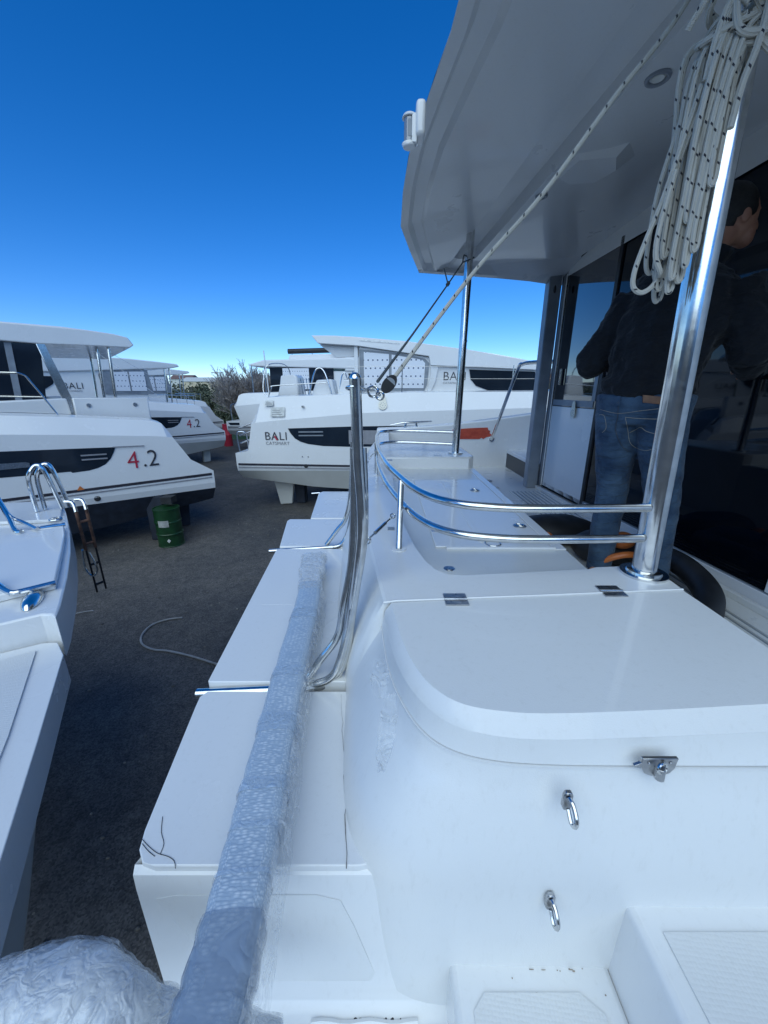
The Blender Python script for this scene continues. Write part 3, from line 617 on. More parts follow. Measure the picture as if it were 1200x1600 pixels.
MB().tube([gz(-40, 700, -.25) if False else P(-12, 765, t=.0046), P(12, 805, t=.0043), P(24, 829, z=-.85), P(34, 831, z=-.85)], ST, 10, smooth=4).build('grab_rail', STEEL, G)
MB().tube([P(-6, 775, t=.0045), P(14, 805, t=.0043), P(38, 817, z=-.84), P(58, 827, z=-.85)], ST * .8, 10, smooth=4).build('grab_rail', STEEL, G)
MB().tube([P(-30, 896, z=-.80), P(2, 918, z=-.85), P(17, 926, z=-.858), P(30, 925, z=-.86), P(86, 911, z=-.866)], .0135, 10, smooth=3).build('platform_tube', STEEL, G)
MB().tube([P(56, 826, z=-.86), P(102, 819, z=-.862)], .013, 10).build('platform_tube', STEEL, G)
c0 = P(51, 937, z=-.893); ax = (P(60, 923, z=-.893) - P(42, 954, z=-.893)) * .5; ay = Vector((-ax.y, ax.x, 0)) * .38
MB().add([c0 + ax*math.cos(a)*k + ay*math.sin(a)*k + Vector((0, 0, h)) for k, h in ((1, -.004), (.92, .012), (.6, .022), (.01, .026)) for a in [i*math.pi/12 for i in range(24)]],
         [(i*24+j, i*24+(j+1) % 24, (i+1)*24+(j+1) % 24, (i+1)*24+j) for i in range(3) for j in range(24)]).build('cleat', STEEL, G, sharp=50)
MB().ring(P(87, 811, z=-.87), (0, 0, 1), .035, .007).disc(P(87, 811, z=-.876), (0, 0, 1), .012, .012).build('deck_filler', STEEL, G)
# boarding ladder hanging off it
la = [P(101, 784, t=.0047), P(113, 785, t=.0047), P(119, 800, t=.0047)]
top = la[2]; foot = P(152, 925, t=.0052)
for s_ in (0, 1):
    o = Vector((.03, .06, 0)) * s_
    MB().tube([p + o for p in la], .012, 8, smooth=3).build('ladder_bracket', STEEL, G)
    MB().tube([top + o, top.lerp(foot, .45) + o], .011, 8).build('ladder_rail', RUST, G)
    MB().tube([top.lerp(foot, .42) + o, foot + o], .007, 8).build('ladder_rail', DARK, G)
for k in range(4):
    q = top.lerp(foot, .12 + k*.26); MB().tube([q, q + Vector((.03, .06, 0))], .010, 8).build('ladder_rung', RUST if k < 2 else DARK, G)
q = top.lerp(foot, .45); MB().tube([q + Vector((-.03, 0, 0)), q + Vector((-.04, 0, -.16)), q + Vector((.0, 0, -.22)), q + Vector((.05, 0, -.16)), q + Vector((.02, 0, -.02))], .007, 8, smooth=4).build('ladder_hoop', STEEL, G)

# ================================================================== THE OWN CATAMARAN
O = thing('catamaran', 'near white catamaran with stern locker, cockpit and overhanging roof', 'catamaran', (2, 2.2, GZ), 'catamarans stored in the boatyard')
def part(mb, name, m, parent=O, **k): return mb.build(name, m, parent, **k)
# ---- coaming / locker body
outT = [(-.03, 5.45, -.55), (-.10, 4.4, -.55), (-.14, 3.85, -.55), (-.13, 3.0, -.55), (-.118, 2.25, -.55), (-.092, 1.8, -.55), (-.066, 1.4, -.55), (-.035, 1.15, -.55), (-.004, .925, -.55)]
seam = [(-.009, .915), (-.001, .83), (.010, .74), (.032, .656), (.066, .581), (.112, .535), (.184, .510), (.298, .500), (.5, .498), (.70, .498), (.885, .50)]
def smoothed(l, k=4): return crom([Vector(p) for p in l], k)
sT = smoothed(outT, 4); sS = smoothed([(a, b, -.626) for a, b in seam], 4)
row1 = sT + sS
right_w = [Vector((.90, .55, -.626)), Vector((.90, .95, -.626)), Vector((.885, 1.05, -.626)), Vector((.86, 1.10, -.626)), Vector((.79, 1.15, -.626))]
low = [(-.15, 5.45), (-.23, 4.4), (-.27, 3.85), (-.27, 3.0), (-.255, 2.25), (-.22, 1.8), (-.195, 1.4), (-.155, 1.15), (-.118, .96), (-.112, .93), (-.108, .83), (-.10, .72), (-.088, .62), (-.065, .545), (-.02, .49), (.06, .462), (.20, .455), (.45, .452), (.70, .45), (.885, .45)]
sL = smoothed([(a, b, -.87) for a, b in low[:9]], 4) + smoothed([(a, b, -.87) for a, b in low[9:]], 4)
def shift(r, fx): return [fx(i, p) for i, p in enumerate(r)]
def lerp_rows(a, b, t, z=None): return [Vector((p.x + (q.x-p.x)*t, p.y + (q.y-p.y)*t, p.z + (q.z-p.z)*t)) for p, q in zip(a, b)]
nT = len(sT)
r0 = [Vector((p.x + .012, p.y, -.5485)) for p in sT] + [Vector(p) for p in sS]
r0b = [Vector((p.x + .003, p.y, -.552)) for p in sT] + [Vector(p) for p in sS]
r1 = [Vector((p.x - .002, p.y, -.562)) for p in sT] + [Vector((p.x, p.y, -.632)) for p in sS]
mid = [lerp_rows(r1, sL, t) for t in (.15, .5, .8, .95)]
for k, t in enumerate((.15, .5, .8, .95)):      # slight outward bow of the moulding
    for p, a, b in zip(mid[k], r1, sL):
        w = math.sin(math.pi * t) * .018; d = (Vector((a.x, a.y, 0)) - Vector((.5, 1.2 if a.y < 1.2 else a.y, 0))); d = d.normalized() if d.length else d
        p += d * w
r5 = [Vector((p.x + (.02 if i < nT else .004), p.y + (0 if i < nT else -.0), -1.30)) for i, p in enumerate(sL)]
def addR(r, z): return r + [Vector((q.x, q.y, z)) for q in right_w]
rm1 = [Vector((p.x + .05, p.y, -.5486)) for p in sT] + [Vector((p.x + (.04 if p.x < .3 else 0), p.y + .04, -.6225)) for p in sS]
r0 = [Vector((p.x, p.y, max(p.z, -.6225))) for p in r0]
full = [addR(rm1, -.6225), addR(r0, -.6225), addR(r0b, -.626), addR(r1, -.64)] + [addR(m_, -.7) for m_ in mid] + [addR(sL, -.87), addR(r5, -1.3)]
part(MB().grid(full), 'stern_moulding', PEEL, sharp=40)
# top of coaming
topo = [(p.x + .012, p.y) for p in sT][:-1] + [(.006, .926), (.43, .957), (.862, .992), (.866, 1.04), (.85, 1.085), (.82, 1.12), (.775, 1.142), (.69, 1.135), (.66, 1.122), (.4, 1.093), (.25, 1.078), (.20, 1.085), (.165, 1.12), (.14, 1.18), (.115, 1.3), (.09, 1.5), (.072, 1.73), (.06, 2.2), (.055, 3.0), (.06, 5.45)]
part(MB().poly(topo, -.60, -.5485), 'coaming_top', GEL)
# lower hull bodies
def body(pts, z0, z1, nm, bev=.1): return part(MB().poly(pts, z0, z1), nm, GEL, bevel=bev, seg=4)
body([(.05, -1.0), (.12, .44), (.9, .44), (9, .3), (9.5, -.35), (9, -1.0)], -2.75, -1.31, 'hull')
body([(-.05, 3.7), (-.05, 5.5), (9, 5.5), (9.5, 4.9), (9, 4.0)], -2.75, -1.07, 'hull')
body([(1.5, -.5), (4.5, -.5), (4.2, -.15), (1.7, -.15)], GZ, -2.7, 'keel', .03)
body([(1.5, 4.5), (4.5, 4.5), (4.2, 4.8), (1.7, 4.8)], GZ, -2.7, 'keel', .03)
body([(-.0, .6), (-.0, 3.9), (8.5, 3.9), (8.5, .6)], -1.55, -1.30, 'bridge_deck', .03)
# ---- locker lid
fl = [(.02, .918), (.03, .84), (.044, .745), (.070, .655), (.10, .602), (.146, .565), (.22, .548), (.308, .544), (.5, .552), (.71, .566), (.855, .575)]
rim = [(.002, .918), (.009, .83), (.021, .74), (.045, .655), (.078, .592), (.122, .547), (.192, .521), (.298, .513), (.5, .520), (.70, .530), (.875, .54)]
bt = [(-.006, .918), (.002, .83), (.013, .74), (.035, .658), (.069, .584), (.114, .539), (.185, .514), (.298, .504), (.5, .502), (.70, .502), (.882, .505)]
def lid_row(l, z): 
    return smoothed([(a, b, z) for a, b in l], 4)
R_ = lambda y, x, z: [Vector((x, y, z)), Vector((x, .985, z))]
lf = [lid_row(fl, -.549) + [Vector((.858, .75, -.549)), Vector((.860, .984, -.549))], lid_row(fl, -.5492) + [Vector((.858, .75, -.5492)), Vector((.860, .984, -.5492))],
      lid_row(rim, -.575) + [Vector((.876, .75, -.575)), Vector((.876, .984, -.575))], lid_row(rim, -.578) + [Vector((.878, .75, -.578)), Vector((.878, .984, -.578))], lid_row(bt, -.621) + [Vector((.884, .75, -.621)), Vector((.884, .984, -.621))]]
lf[1] = [a.lerp(b, .12) - Vector((0, 0, .001)) for a, b in zip(lf[0], lf[2])]
g = MB().grid(lf); tri = geometry.tessellate_polygon([[Vector((p.x, p.y, 0)) for p in lf[0]]])
g.add(lf[0], [tuple(t) for t in tri])
for r_ in (lf,):       # back edge
    g.add([r_[0][0], r_[0][-1], r_[4][-1], r_[4][0]], [(0, 1, 2, 3)])
bmlid = g; lid = None
me_o = g.build('locker_lid', PEEL, O, sharp=50); lid = me_o
def hinge(px, py, sc_=1.0):
    c = P(px, py, z=-.5475); h = MB()
    for k in (-1, 1):
        h.obox(c + Vector((0, k*.0155, .0012)), (.031, 0, 0), (0, .014, 0), (0, 0, .0016))
    h.tube([c + Vector((-.031, 0, .003)), c + Vector((.031, 0, .003))], .0035, 8)
    o = h.build('hinge', STEELD, lid, sharp=30)
    s2 = MB()
    for k in (-1, 1):
        for x in (-.018, .018): s2.disc(c + Vector((x, k*.0165, .0028)), (0, 0, 1), .0042, .0008, 10)
    return o
hinge(712, 937); hinge(955, 924)
# seam white sealant line behind lid
part(MB().tube([(-.002, .921, -.551), (.03, .924, -.5478), (.43, .9535, -.5478), (.862, .988, -.5478)], .0035, 6), 'seal_bead', GEL)
# latch on the wall
wl_y = .494
c = P(1023, 1190, y=wl_y)
lt = MB().prism([c + Vector((a, -.004, b)) for a, b in ((-.030, .018), (.030, .018), (.028, -.004), (.022, -.014), (.01, -.020), (-.01, -.020), (-.022, -.014), (-.028, 0), (-.042, .002), (-.030, .008))], (0, -.006, 0))
lt.tube([c + Vector((0, -.014, .004)), c + Vector((0, -.016, -.018))], .008, 10)
lt.disc(c + Vector((-.018, -.010, .009)), (0, -1, 0), .003, .002, 8).disc(c + Vector((.018, -.010, .009)), (0, -1, 0), .003, .002, 8)
lo_ = lt.build('latch', STEELD, lid, bevel=.001)
MB().ring(c + Vector((0, -.017, .006)), (.3, -1, .2), .009, .0028, 16).build('latch_ring', STEEL, lo_) if False else MB().ring(c + Vector((0, -.017, .006)), (.3, -1, .2), .009, .0028, 16).build('latch_ring', STEEL, lid)
# two folding pad eyes on the wall
for px, py in ((887, 1252), (860, 1410)):
    yw = .466 if py < 1300 else .452
    c = P(px, py, y=yw - .008)
    e = MB().prism([c + Vector((a * .8, .006, b)) for a, b in ((-.010, .012), (-.006, .019), (.006, .019), (.010, .012), (.010, -.012), (.006, -.019), (-.006, -.019), (-.010, -.012))], (0, -.007, 0)).build('pad_eye', STEELD, O, bevel=.0015)
    MB().tube([c + Vector(q) * .82 for q in ((0, -.002, .012), (.003, -.016, .008), (.005, -.030, -.010), (.004, -.032, -.024), (.002, -.022, -.030), (0, -.006, -.012))], .0038, 8, smooth=5).build('eye_ring', STEEL, e)
# ---- stern steps (bottom right)
part(MB().box((.445, -.7, -1.31), (1.3, .475, -.90)), 'upper_step', GEL, bevel=.012, seg=3)
part(MB().poly([(.485, .415), (1.22, .415), (1.22, -.6), (.485, -.6)], -.899, -.897), 'nonskid_panel', NSK, bevel=0)
part(MB().box((.131, -.7, -1.31), (.446, .475, -1.09)), 'lower_step', GEL, bevel=.012, seg=3)
part(MB().poly([(.165, -.6), (.165, .395), (.19, .418), (.37, .418), (.405, .39), (.41, -.6)], -1.089, -1.087), 'nonskid_panel', NSK)
dirt = MB()
for k in range(9):
    a = Vector((random.triangular(.26, .43, .38), .4505 - abs(random.gauss(0, .003)), -1.0889)); dirt.ell(a, (random.uniform(.001, .006), random.uniform(.0005, .0014), .0005), 8, 4)
for k in range(12): dirt.ell((random.uniform(.18, .42), random.uniform(.30, .44), -1.0885), (random.uniform(.001, .0035), random.uniform(.001, .002), .0006), 6, 4)
part(dirt, 'dirt_flecks', DIRT)['kind'] = 'stuff'
# ---- platforms
def panel(pts, z1, th, nm='swim_platform_panel', bev=.008, m=GEL): return part(MB().poly(pts, z1 - th, z1), nm, m, bevel=bev, seg=3)
p1 = [(-.535, .945), (-.549, .925), (-.545, .89), (-.497, .56), (-.487, .525), (-.468, .503), (-.44, .497), (-.05, .497), (-.03, .50), (-.06, .62), (-.09, .945)]
panel(p1, -.87, .07, bev=.018)
p2 = [(-.545, .975), (-.540, .972), (-.085, .972), (-.20, 2.015), (-.600, 2.015), (-.607, 1.99)]
panel(p2, -.858, .055)
p3 = [(-.603, 2.05), (-.22, 2.05), (-.24, 2.545), (-.66, 2.545), (-.67, 2.51)]
panel(p3, -.858, .055)
p4 = [(-.52, 2.575), (-.24, 2.575), (-.25, 3.33), (-.55, 3.33), (-.575, 3.27), (-.56, 3.1)]
panel(p4, -.862, .05)
body([(-.42, .55), (-.42, 3.3), (-.0, 3.3), (-.0, .6)], -1.12, -.93, 'platform_beam', .02)
# seam lines / panel creases
part(MB().box((-.52, 1.42, -.8584), (-.21, 1.424, -.8576)), 'panel_seam', GEL)
# riser below the near panel
def rr(y, z, xl, xr): return [Vector((x, y, z)) for x in (xl, xl + .03, (xl + xr)/2, xr - .05, xr, xr + .06)]
rows = [rr(.505, -.880, -.485, -.05), rr(.492, -.888, -.482, -.045), rr(.488, -.92, -.480, -.03), rr(.478, -1.10, -.470, .0), rr(.470, -1.215, -.462, .06), rr(.455, -1.238, -.460, .08), rr(.43, -1.245, -.458, .09), rr(.0, -1.25, -.44, .13), rr(-.5, -1.25, -.40, .13)]
part(MB().grid(rows), 'transom_riser', GEL, sharp=50)
part(MB().grid([[Vector((xl, y, z)), Vector((xl + .02, y + .06, z))] for y, z, xl in ((.505, -.88, -.485), (.488, -.92, -.48), (.478, -1.10, -.47), (.47, -1.215, -.462), (.43, -1.245, -.458), (-.5, -1.25, -.40))]), 'riser_side', GEL)
def onr(x, z, o=.003):
    t = (z + .92) / (-1.10 + .92); return Vector((x, .488 + (.478-.488)*t - o, z))
rp = [(-.445, -.945), (-.40, -.935), (-.13, -.935), (-.085, -.95), (-.06, -1.02), (-.02, -1.16), (-.03, -1.185), (-.30, -1.185), (-.325, -1.17), (-.375, -1.09)]
part(MB().prism([onr(a, b, .0004) for a, b in rp], (0, -.0011, 0)), 'riser_nonskid_panel', PEEL)
part(MB().grid([[Vector((-.15 + .02*i, .44 + .002*math.sin(i*1.3), -1.2395 + .001)) + Vector((0, -.006*j, .003*math.sin(j*1.6))) for i in range(12)] for j in range(3)]), 'lip_ridge', GEL)
# hairline cracks / old sealant on near panel
ck = MB()
for line in ([(222, 1311), (232, 1322), (246, 1333), (262, 1338), (272, 1345), (274, 1357)], [(222, 1318), (232, 1330), (242, 1338)], [(254, 1276), (252, 1300), (256, 1318), (250, 1335)]):
    ck.tube([P(a, b, z=-.869) for a, b in line], .0006, 5, smooth=3)
tag(part(ck, 'loose_thread', DARK), None, None)
line = [P(533, 1085, z=-.868)] + [P(534 + 9*(k/22) + random.uniform(-1.4, 1.4), 1105 + 12*k, z=-.8685) for k in range(22)]
part(MB().tube(line, [.0002, .0003, .0005, .0002, .0012, .0003, .0010, .0004, .0010], 5), 'cracked_sealant', SEAL)
gm = MB()
for k in range(14): gm.ell(P(556 + 6*k + random.uniform(-3, 3), 1592 + random.uniform(-6, 8), z=-1.2425), (random.uniform(.002, .007), random.uniform(.002, .006), .0012), 7, 4)
part(gm, 'grime', DARK)['kind'] = 'stuff'
# ---- bench
part(MB().box((.02, 1.03, -1.06), (.705, 3.0, -.585)), 'bench', GELW, bevel=.01)
bl = part(MB().box((.20, 1.38, -.5845), (.648, 2.53, -.577)), 'bench_lid', GEL, bevel=.003)
MB().box((.655, 1.36, -.5848), (.70, 2.96, -.5805)).build('bench_edge_trim', GEL, O, bevel=.002)
MB().box((.38, 1.42, -.5768), (.40, 2.5, -.5745)).build('lid_rib', GEL, bl, bevel=.002)
MB().box((.24, 1.362, -.5848), (.66, 1.376, -.575)).build('lid_edge', GEL, bl, bevel=.002)
for px, py in ((742, 766), (812, 822)):
    c = P(px, py, z=-.576); h = MB().disc(c, (0, 0, 1), .028, .003, 20).build('lid_lock', STEELD, bl); MB().ring(c + Vector((0, 0, .005)), (0, 0, 1), .02, .003, 16, .6).build('lock_ring', STEEL, bl)
for px, py in ((648, 764), (684, 829)):
    c = P(px, py, z=-.578); MB().obox(c, (.028, 0, 0), (0, .022, 0), (0, 0, .003)).build('bench_hinge', STEELD, bl, bevel=.001)
MB().disc(P(702, 889, z=-.585), (0, 0, 1), .012, .003, 14).disc(P(702, 889, z=-.5865), (0, 0, 1), .02, .002, 14).build('drain', STEELD, O)
MB().obox(P(611, 826, z=-.5475), (.014, 0, 0), (0, .017, 0), (0, 0, .0015)).build('deck_plate', GREYF, O)
MB().ring(P(770, 849, z=-.575), (0, 0, 1), .03, .003, 16).build('lift_ring', STEEL, bl)
# far raised block with post
bp_ = [(.01, 2.97), (.66, 2.97), (.70, 3.0), (.715, 3.06), (.70, 3.85), (-.05, 3.85), (-.06, 3.1)]
part(MB().poly(bp_, -1.06, -.495), 'far_coaming_block', GEL, bevel=.015, seg=3)
for px, py in ((607, 719), (684, 712)): MB().obox(P(px, py, z=-.494), (.03, 0, 0), (0, .02, 0), (0, 0, .002)).build('hinge', STEELD, O)
# sole, bulwark, side box
part(MB().box((.70, .9, -1.12), (2.2, 5.5, -1.05)), 'cockpit_sole', GELW)
part(MB().poly([(.86, 4.2), (1.3, 4.2), (1.3, 5.2), (.86, 5.2)], -1.0495, -1.042), 'sole_hatch', GELW, bevel=.003)
MB().ring(P(764, 751, z=-1.036), (0, 0, 1), .035, .005, 16).disc(P(764, 751, z=-1.04), (0, 0, 1), .04, .003).build('sole_lock', STEELD, O)
g = MB()
for k in range(9): g.box((1.36 + k*.044, 1.2, -1.0495), (1.381 + k*.044, 4.05, -1.042))
part(g, 'sole_grating', GELW)
g = MB()
for k in range(8): g.box((1.382 + k*.044, 1.2, -1.0499), (1.403 + k*.044, 4.05, -1.0492))
part(g, 'grating_slots', GREYF)
bw = [(-.10, -.515), (.3, -.50), (.9, -.455), (1.5, -.385), (2.2, -.29), (3.2, -.18), (8.5, .0), (8.5, -1.3), (-.15, -1.3)]
part(MB().prism([Vector((a, 5.45, z)) for a, z in bw], (0, .22, 0)), 'bulwark', GEL, bevel=.02, seg=3)
cl = MB(); c = P(641, 664, y=5.52)
cl.tube([c + Vector((-.28, 0, .0)), c + Vector((-.1, 0, .03)), c + Vector((.1, 0, .035)), c + Vector((.3, 0, .05))], [.008, .016, .016, .008], 8)
cl.tube([c + Vector((-.06, 0, .03)), c + Vector((-.08, 0, -.06))], .016, 8).tube([c + Vector((.08, 0, .03)), c + Vector((.10, 0, -.06))], .016, 8)
part(cl, 'cleat', STEEL)
MB().tube([P(768, 686, y=5.44), P(769, 684, y=5.38), P(777, 663, y=5.2), P(808, 580, y=4.85), P(817, 569, y=4.75), P(835, 566, y=4.6), P(868, 565, y=4.35)], .021, 10, smooth=5).build('grab_bar', STEEL, O)
MB().disc(P(768, 686, y=5.45), (0, -1, 0), .035, .012).build('grab_bar_foot', STEEL, O)
# lettered-over red tape
tp = [(707, 671), (735, 669), (762, 668), (763, 672), (766, 673), (765, 677), (768, 679), (766, 682), (760, 683), (755, 686), (752, 684), (749, 686), (708, 686)]
tag(MB().prism([P(a, b, y=5.446) for a, b in tp], (0, -.003, 0)).build('tape_strip', REDT), 'torn strip of red tape on the far inner bulwark beside the second post', 'tape')
bx = part(MB().box((1.735, 4.36, -1.05), (2.4, 5.449, -.80)), 'side_locker', GEL, bevel=.012)
MB().box((1.728, 4.38, -1.035), (1.735, 5.40, -.845)).build('dark_locker_panel', mat('dark_smoked_panel', (.012, .018, .028), .35), bx)
# ---- saloon wall
def WX(y): return 1.76 + (4.16 - y) * .056
def wq(y0, y1, z0, z1, t=.02, o=0):   # wall-aligned slab, its face towards the cockpit
    return MB().prism([Vector((WX(y0) - o, y0, z0)), Vector((WX(y1) - o, y1, z0)), Vector((WX(y1) - o, y1, z1)), Vector((WX(y0) - o, y0, z1))], (t, 0, 0))
part(wq(4.30, -.8, -1.05, 1.30, .5, -.06), 'saloon_bulkhead', DARK)
dr = part(wq(4.14, 3.38, -1.0, -.155, .04, .012), 'side_door', GEL, bevel=.004)
MB().tube([Vector((WX(4.15) - .02, 4.15, -1.0)), Vector((WX(4.15) - .02, 4.15, 1.05))], .006, 6).build('door_edge', GEL, dr)
wq(4.135, 3.38, -.15, 1.06, .04, .010).build('window', BLACKG, dr)
wq(4.13, 3.41, -.145, -.09, .012, .016).build('window_frame', GREYF, dr)
wq(3.44, 3.39, -.09, .30, .012, .016).build('window_frame', GREYF, dr)
MB().tube([Vector((WX(4.0) - .03, 4.02, .05)), Vector((WX(4.0) - .03, 4.02, .20))], .012, 8).build('handle', STEEL, dr)
gd = part(wq(3.34, 1.72, -.955, 1.20, .03, .0), 'glass_door', mat('dark_door_glass', (.002, .004, .008), .03, spec=.38))
part(wq(4.16, 1.62, -1.0, -.958, .05, .012), 'door_bottom_frame', GREYF, bevel=.004)
part(wq(3.3, .6, -1.04, -.962, .045, .02), 'threshold', GEL, bevel=.004)
part(wq(4.2, .6, -1.05, -1.015, .03, .06), 'threshold_step', GELW, bevel=.004)
part(wq(1.70, -.8, -.955, 1.2, .05, .012), 'white_door_frame', GEL, bevel=.004)
part(wq(3.38, 3.34, -1.0, 1.1, .03, .014), 'door_joint', DARK)
hd = []
for i in range(17):
    y = 4.16 - i * .31; f_ = min(1, i / 6); 
    zt = 1.10 + .14 * (1 - (1 - f_) ** 2); zb = 1.03 + .03 * f_
    x = WX(y) - .014; hd.append([Vector((x, y, zb)), Vector((x, y, zt + .12))])
part(MB().grid(hd), 'header_band', GELW)
part(MB().tube([r_[1] - Vector((.006, 0, .118)) for r_ in hd], .006, 6), 'header_seam', DARK)
part(wq(4.16, 4.145, -1.0, 1.06, .02, .02), 'door_edge_trim', STEELD)
fp = thing  # noqa
part(MB().box((1.60, 4.20, -1.05), (1.72, 4.32, 1.10)), 'door_rail_post', GREYF, bevel=.01)
part(MB().box((1.735, 4.18, -1.05), (1.775, 4.24, 1.10)), 'door_rail_post', GREYF, bevel=.006)
MB().ell(P(867, 452, y=4.2), (.012, .012, .035)).build('rail_bolt', DARK, O)
# ---- roof
edge = [(.30, .40), (.20, .8), (.215, 1.1), (.21, 1.40), (.17, 1.66), (.11, 2.12), (.10, 2.45), (.107, 2.90), (.20, 3.38), (.31, 3.90)]
ys = [e[1] for e in edge]
def Xe(y): return interp([(b, a) for a, b in edge], y)
def Lc(y): return .60 + (3.64 - y) * .065
prof = [(0, 1.0), (.045, 1.0), (.07, 1.03), (.13, 1.03), (.15, 1.012)]
rws = []
Ys = [.40, .6, .9, 1.2, 1.5, 1.8, 2.1, 2.3, 2.45, 2.6, 2.75, 2.9, 3.1, 3.3, 3.5, 3.62, 3.66, 3.75, 3.85, 3.92]
for y in Ys:
    g_ = 1 if y < 3.64 else (.8 if y < 3.7 else .35); xe = Xe(min(y, 3.9)); row = []
    for a, z in prof: row.append(Vector((xe + a, y, 1 + (z - 1) * min(1, max(0, (3.9 - y) / .15 + .0)) if y > 3.7 else z)))
    lc = max(Lc(y), xe + .25)
    ch = 1.11 if y < 3.65 else 1.035
    row += [Vector((lc - .02, y, 1.045)), Vector((lc + .01, y, ch)), Vector((lc + .15, y, ch)), Vector((lc + .17, y, 1.05)), Vector((lc + .36, y, 1.062)), Vector((1.4, y, 1.10 + .02 * min(1, (4 - y)))), Vector((WX(y) - .05, y, 1.13 + .09 * min(1, max(0, (3.9 - y) / 1.3)))), Vector((2.3, y, 1.25))]
    rws.append(row)
last = [Vector((p.x * .0 + [.31, .36, .42, .48, .54, .62, .70, .8, .9, 1.05, 1.4, 1.7, 2.3][i], [3.92, 3.93, 3.945, 3.96, 3.975, 4.0, 4.01, 4.03, 4.06, 4.09, 4.2, 4.34, 4.42][i], 1.0)) for i, p in enumerate(rws[0])]
mid_ = [Vector((p.x, p.y - .07, 1.003 + (.03 if i > 9 else 0))) for i, p in enumerate(last)]
rws[-1] = [Vector((p.x, min(p.y, q.y - .01), p.z)) for p, q in zip(rws[-1], mid_)]
rws += [mid_, last]
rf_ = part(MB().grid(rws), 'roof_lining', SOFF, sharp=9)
rim_ = [(a, b) for a, b in edge] + [(p.x, p.y) for p in last[1:]] + [(9, 4.42), (9, .1), (.5, .1)]
g = MB(); cx, cy = 2.0, 2.2
rl = [[Vector((x, y, 1.0)) for x, y in rim_], [Vector((x, y, 1.0)) + Vector((.012 if x < 1 else 0, -.008 if y > 3.3 else 0, .03)) for x, y in rim_], [Vector((x + (.06 if x < 1 else 0), y - (.05 if y > 3.3 else 0), 1.12)) for x, y in rim_], [Vector((x + (.15 if x < 1.2 else 0), y + (.1 if y < 2 else -.1), 1.30)) for x, y in rim_]]
g.grid(rl, True); tri = geometry.tessellate_polygon([[Vector((p.x, p.y, 0)) for p in rl[3]]]); g.add(rl[3], [tuple(t) for t in tri])
part(g, 'roof', GEL, sharp=35)
# faceted bulge in the lining
cc = P(915, 255, z=1.07)
bu = [[cc + Vector((a*k, b*k, h)) for a, b in ((-.16, .10), (-.03, .20), (.17, .17), (.24, -.02), (.14, -.20), (-.12, -.16))] for k, h in ((1, .03), (.62, -.035))]
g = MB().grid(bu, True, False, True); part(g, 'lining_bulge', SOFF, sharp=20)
for px, py, z, r in ((1028, 122, 1.052, .034), (846, 307, 1.048, .026)):
    c = P(px, py, z=z)
    d = MB().ring(c, (0, 0, 1), r, .008, 28).build('downlight', GREYF, rf_)
    MB().disc(c + Vector((0, 0, -.002)), (0, 0, 1), r * .62, .012, 24).build('lamp_lens', SOFF, d) if False else MB().disc(c + Vector((0, 0, -.003)), (0, 0, 1), r * .6, .012, 24).build('lamp_lens', PAPER, rf_)
# stern light on roof edge
c = P(645, 200, t=.00232)
sl_ = MB().obox(c + Vector((.026, 0, .014)), (.017, .0, 0), (0, .04, 0), (0, 0, .052)).build('stern_light', GEL, O, bevel=.012, seg=3)
k0 = c + Vector((-.012, .0, -.01))
HS = .76
def kz(z): return k0 + Vector((0, 0, z * HS))
MB().tube([kz(.062), kz(.05), kz(.048)], [.03*HS, .036*HS, .036*HS], 20).tube([kz(-.048), kz(-.05), kz(-.064)], [.036*HS, .036*HS, .028*HS], 20).obox(k0 + Vector((.022*HS, .0, 0)), (.012*HS, 0, 0), (0, .032*HS, 0), (0, 0, .055*HS)).build('lamp_housing', GEL, sl_, bevel=.003)
MB().tube([kz(-.047), kz(.047)], .027*HS, 20).build('lens', mat('lamp_lens_clear', (.25, .27, .3), .05, spec=.8, coat=1), sl_)
MB().tube([kz(-.03) + Vector((.003, -.0015, 0)), kz(.035) + Vector((.003, -.0015, 0))], .0275*HS, 12).build('lamp_core', GREYF, sl_)
# ---- posts
pb, pt_ = P(1005, 896, z=-.548), Vector((.752, 1.085, 1.07))
MB().tube([pb, pb.lerp(pt_, .5), pt_], .0335, 32).build('roof_post', STEEL, O)
MB().tube([pb + Vector((0, 0, -.001)), pb + Vector((0, 0, .006)), pb + Vector((0, 0, .0065))], .066, 32).tube([pb + Vector((0, 0, .006)), pb + Vector((0, 0, .014)), pb + Vector((0, 0, .018))], [.05, .048, .038], 32).build('post_flange', STEEL, O)
pb2, pt2 = Vector((.585, 3.15, -.494)), Vector((.607, 3.15, 1.08))
MB().tube([pb2, pt2], .029, 20).build('roof_post', STEEL, O)
MB().disc(pb2, (0, 0, 1), .06, .01, 24).build('post_flange', STEEL, O)
# ---- curved guard rail
def rail(z, nm):
    path = [(.775, 1.075), (.46, 1.065), (.30, 1.085), (.22, 1.12), (.155, 1.19), (.105, 1.31), (.062, 1.5), (.022, 1.72), (-.005, 1.95), (-.035, 2.3), (-.05, 2.7), (-.052, 3.0), (-.03, 3.2), (.04, 3.29), (.14, 3.31), (.35, 3.26), (.59, 3.17)]
    return MB().tube([(x, y, z) for x, y in path], .0128, 14, smooth=5).build(nm, STEEL, O)
rail(-.328, 'guard_rail'); rail(-.424, 'guard_rail')
for (x, y) in ((.061, 1.30 + .0), (-.048, 2.62)):
    xx = x if y > 2 else .078
    yy = y if y > 2 else 1.40
    b = P(623, 858, z=-.548) if y < 2 else P(588, 742, z=-.548)
    top_ = Vector((b.x + (.012 if y < 2 else .0), b.y + (.15 if y < 2 else 0), -.332))
    MB().tube([b, top_], .0115, 12).build('rail_stanchion', STEEL, O)
    MB().disc(b, (0, 0, 1), .026, .003, 20).build('stanchion_foot', GEL, O)
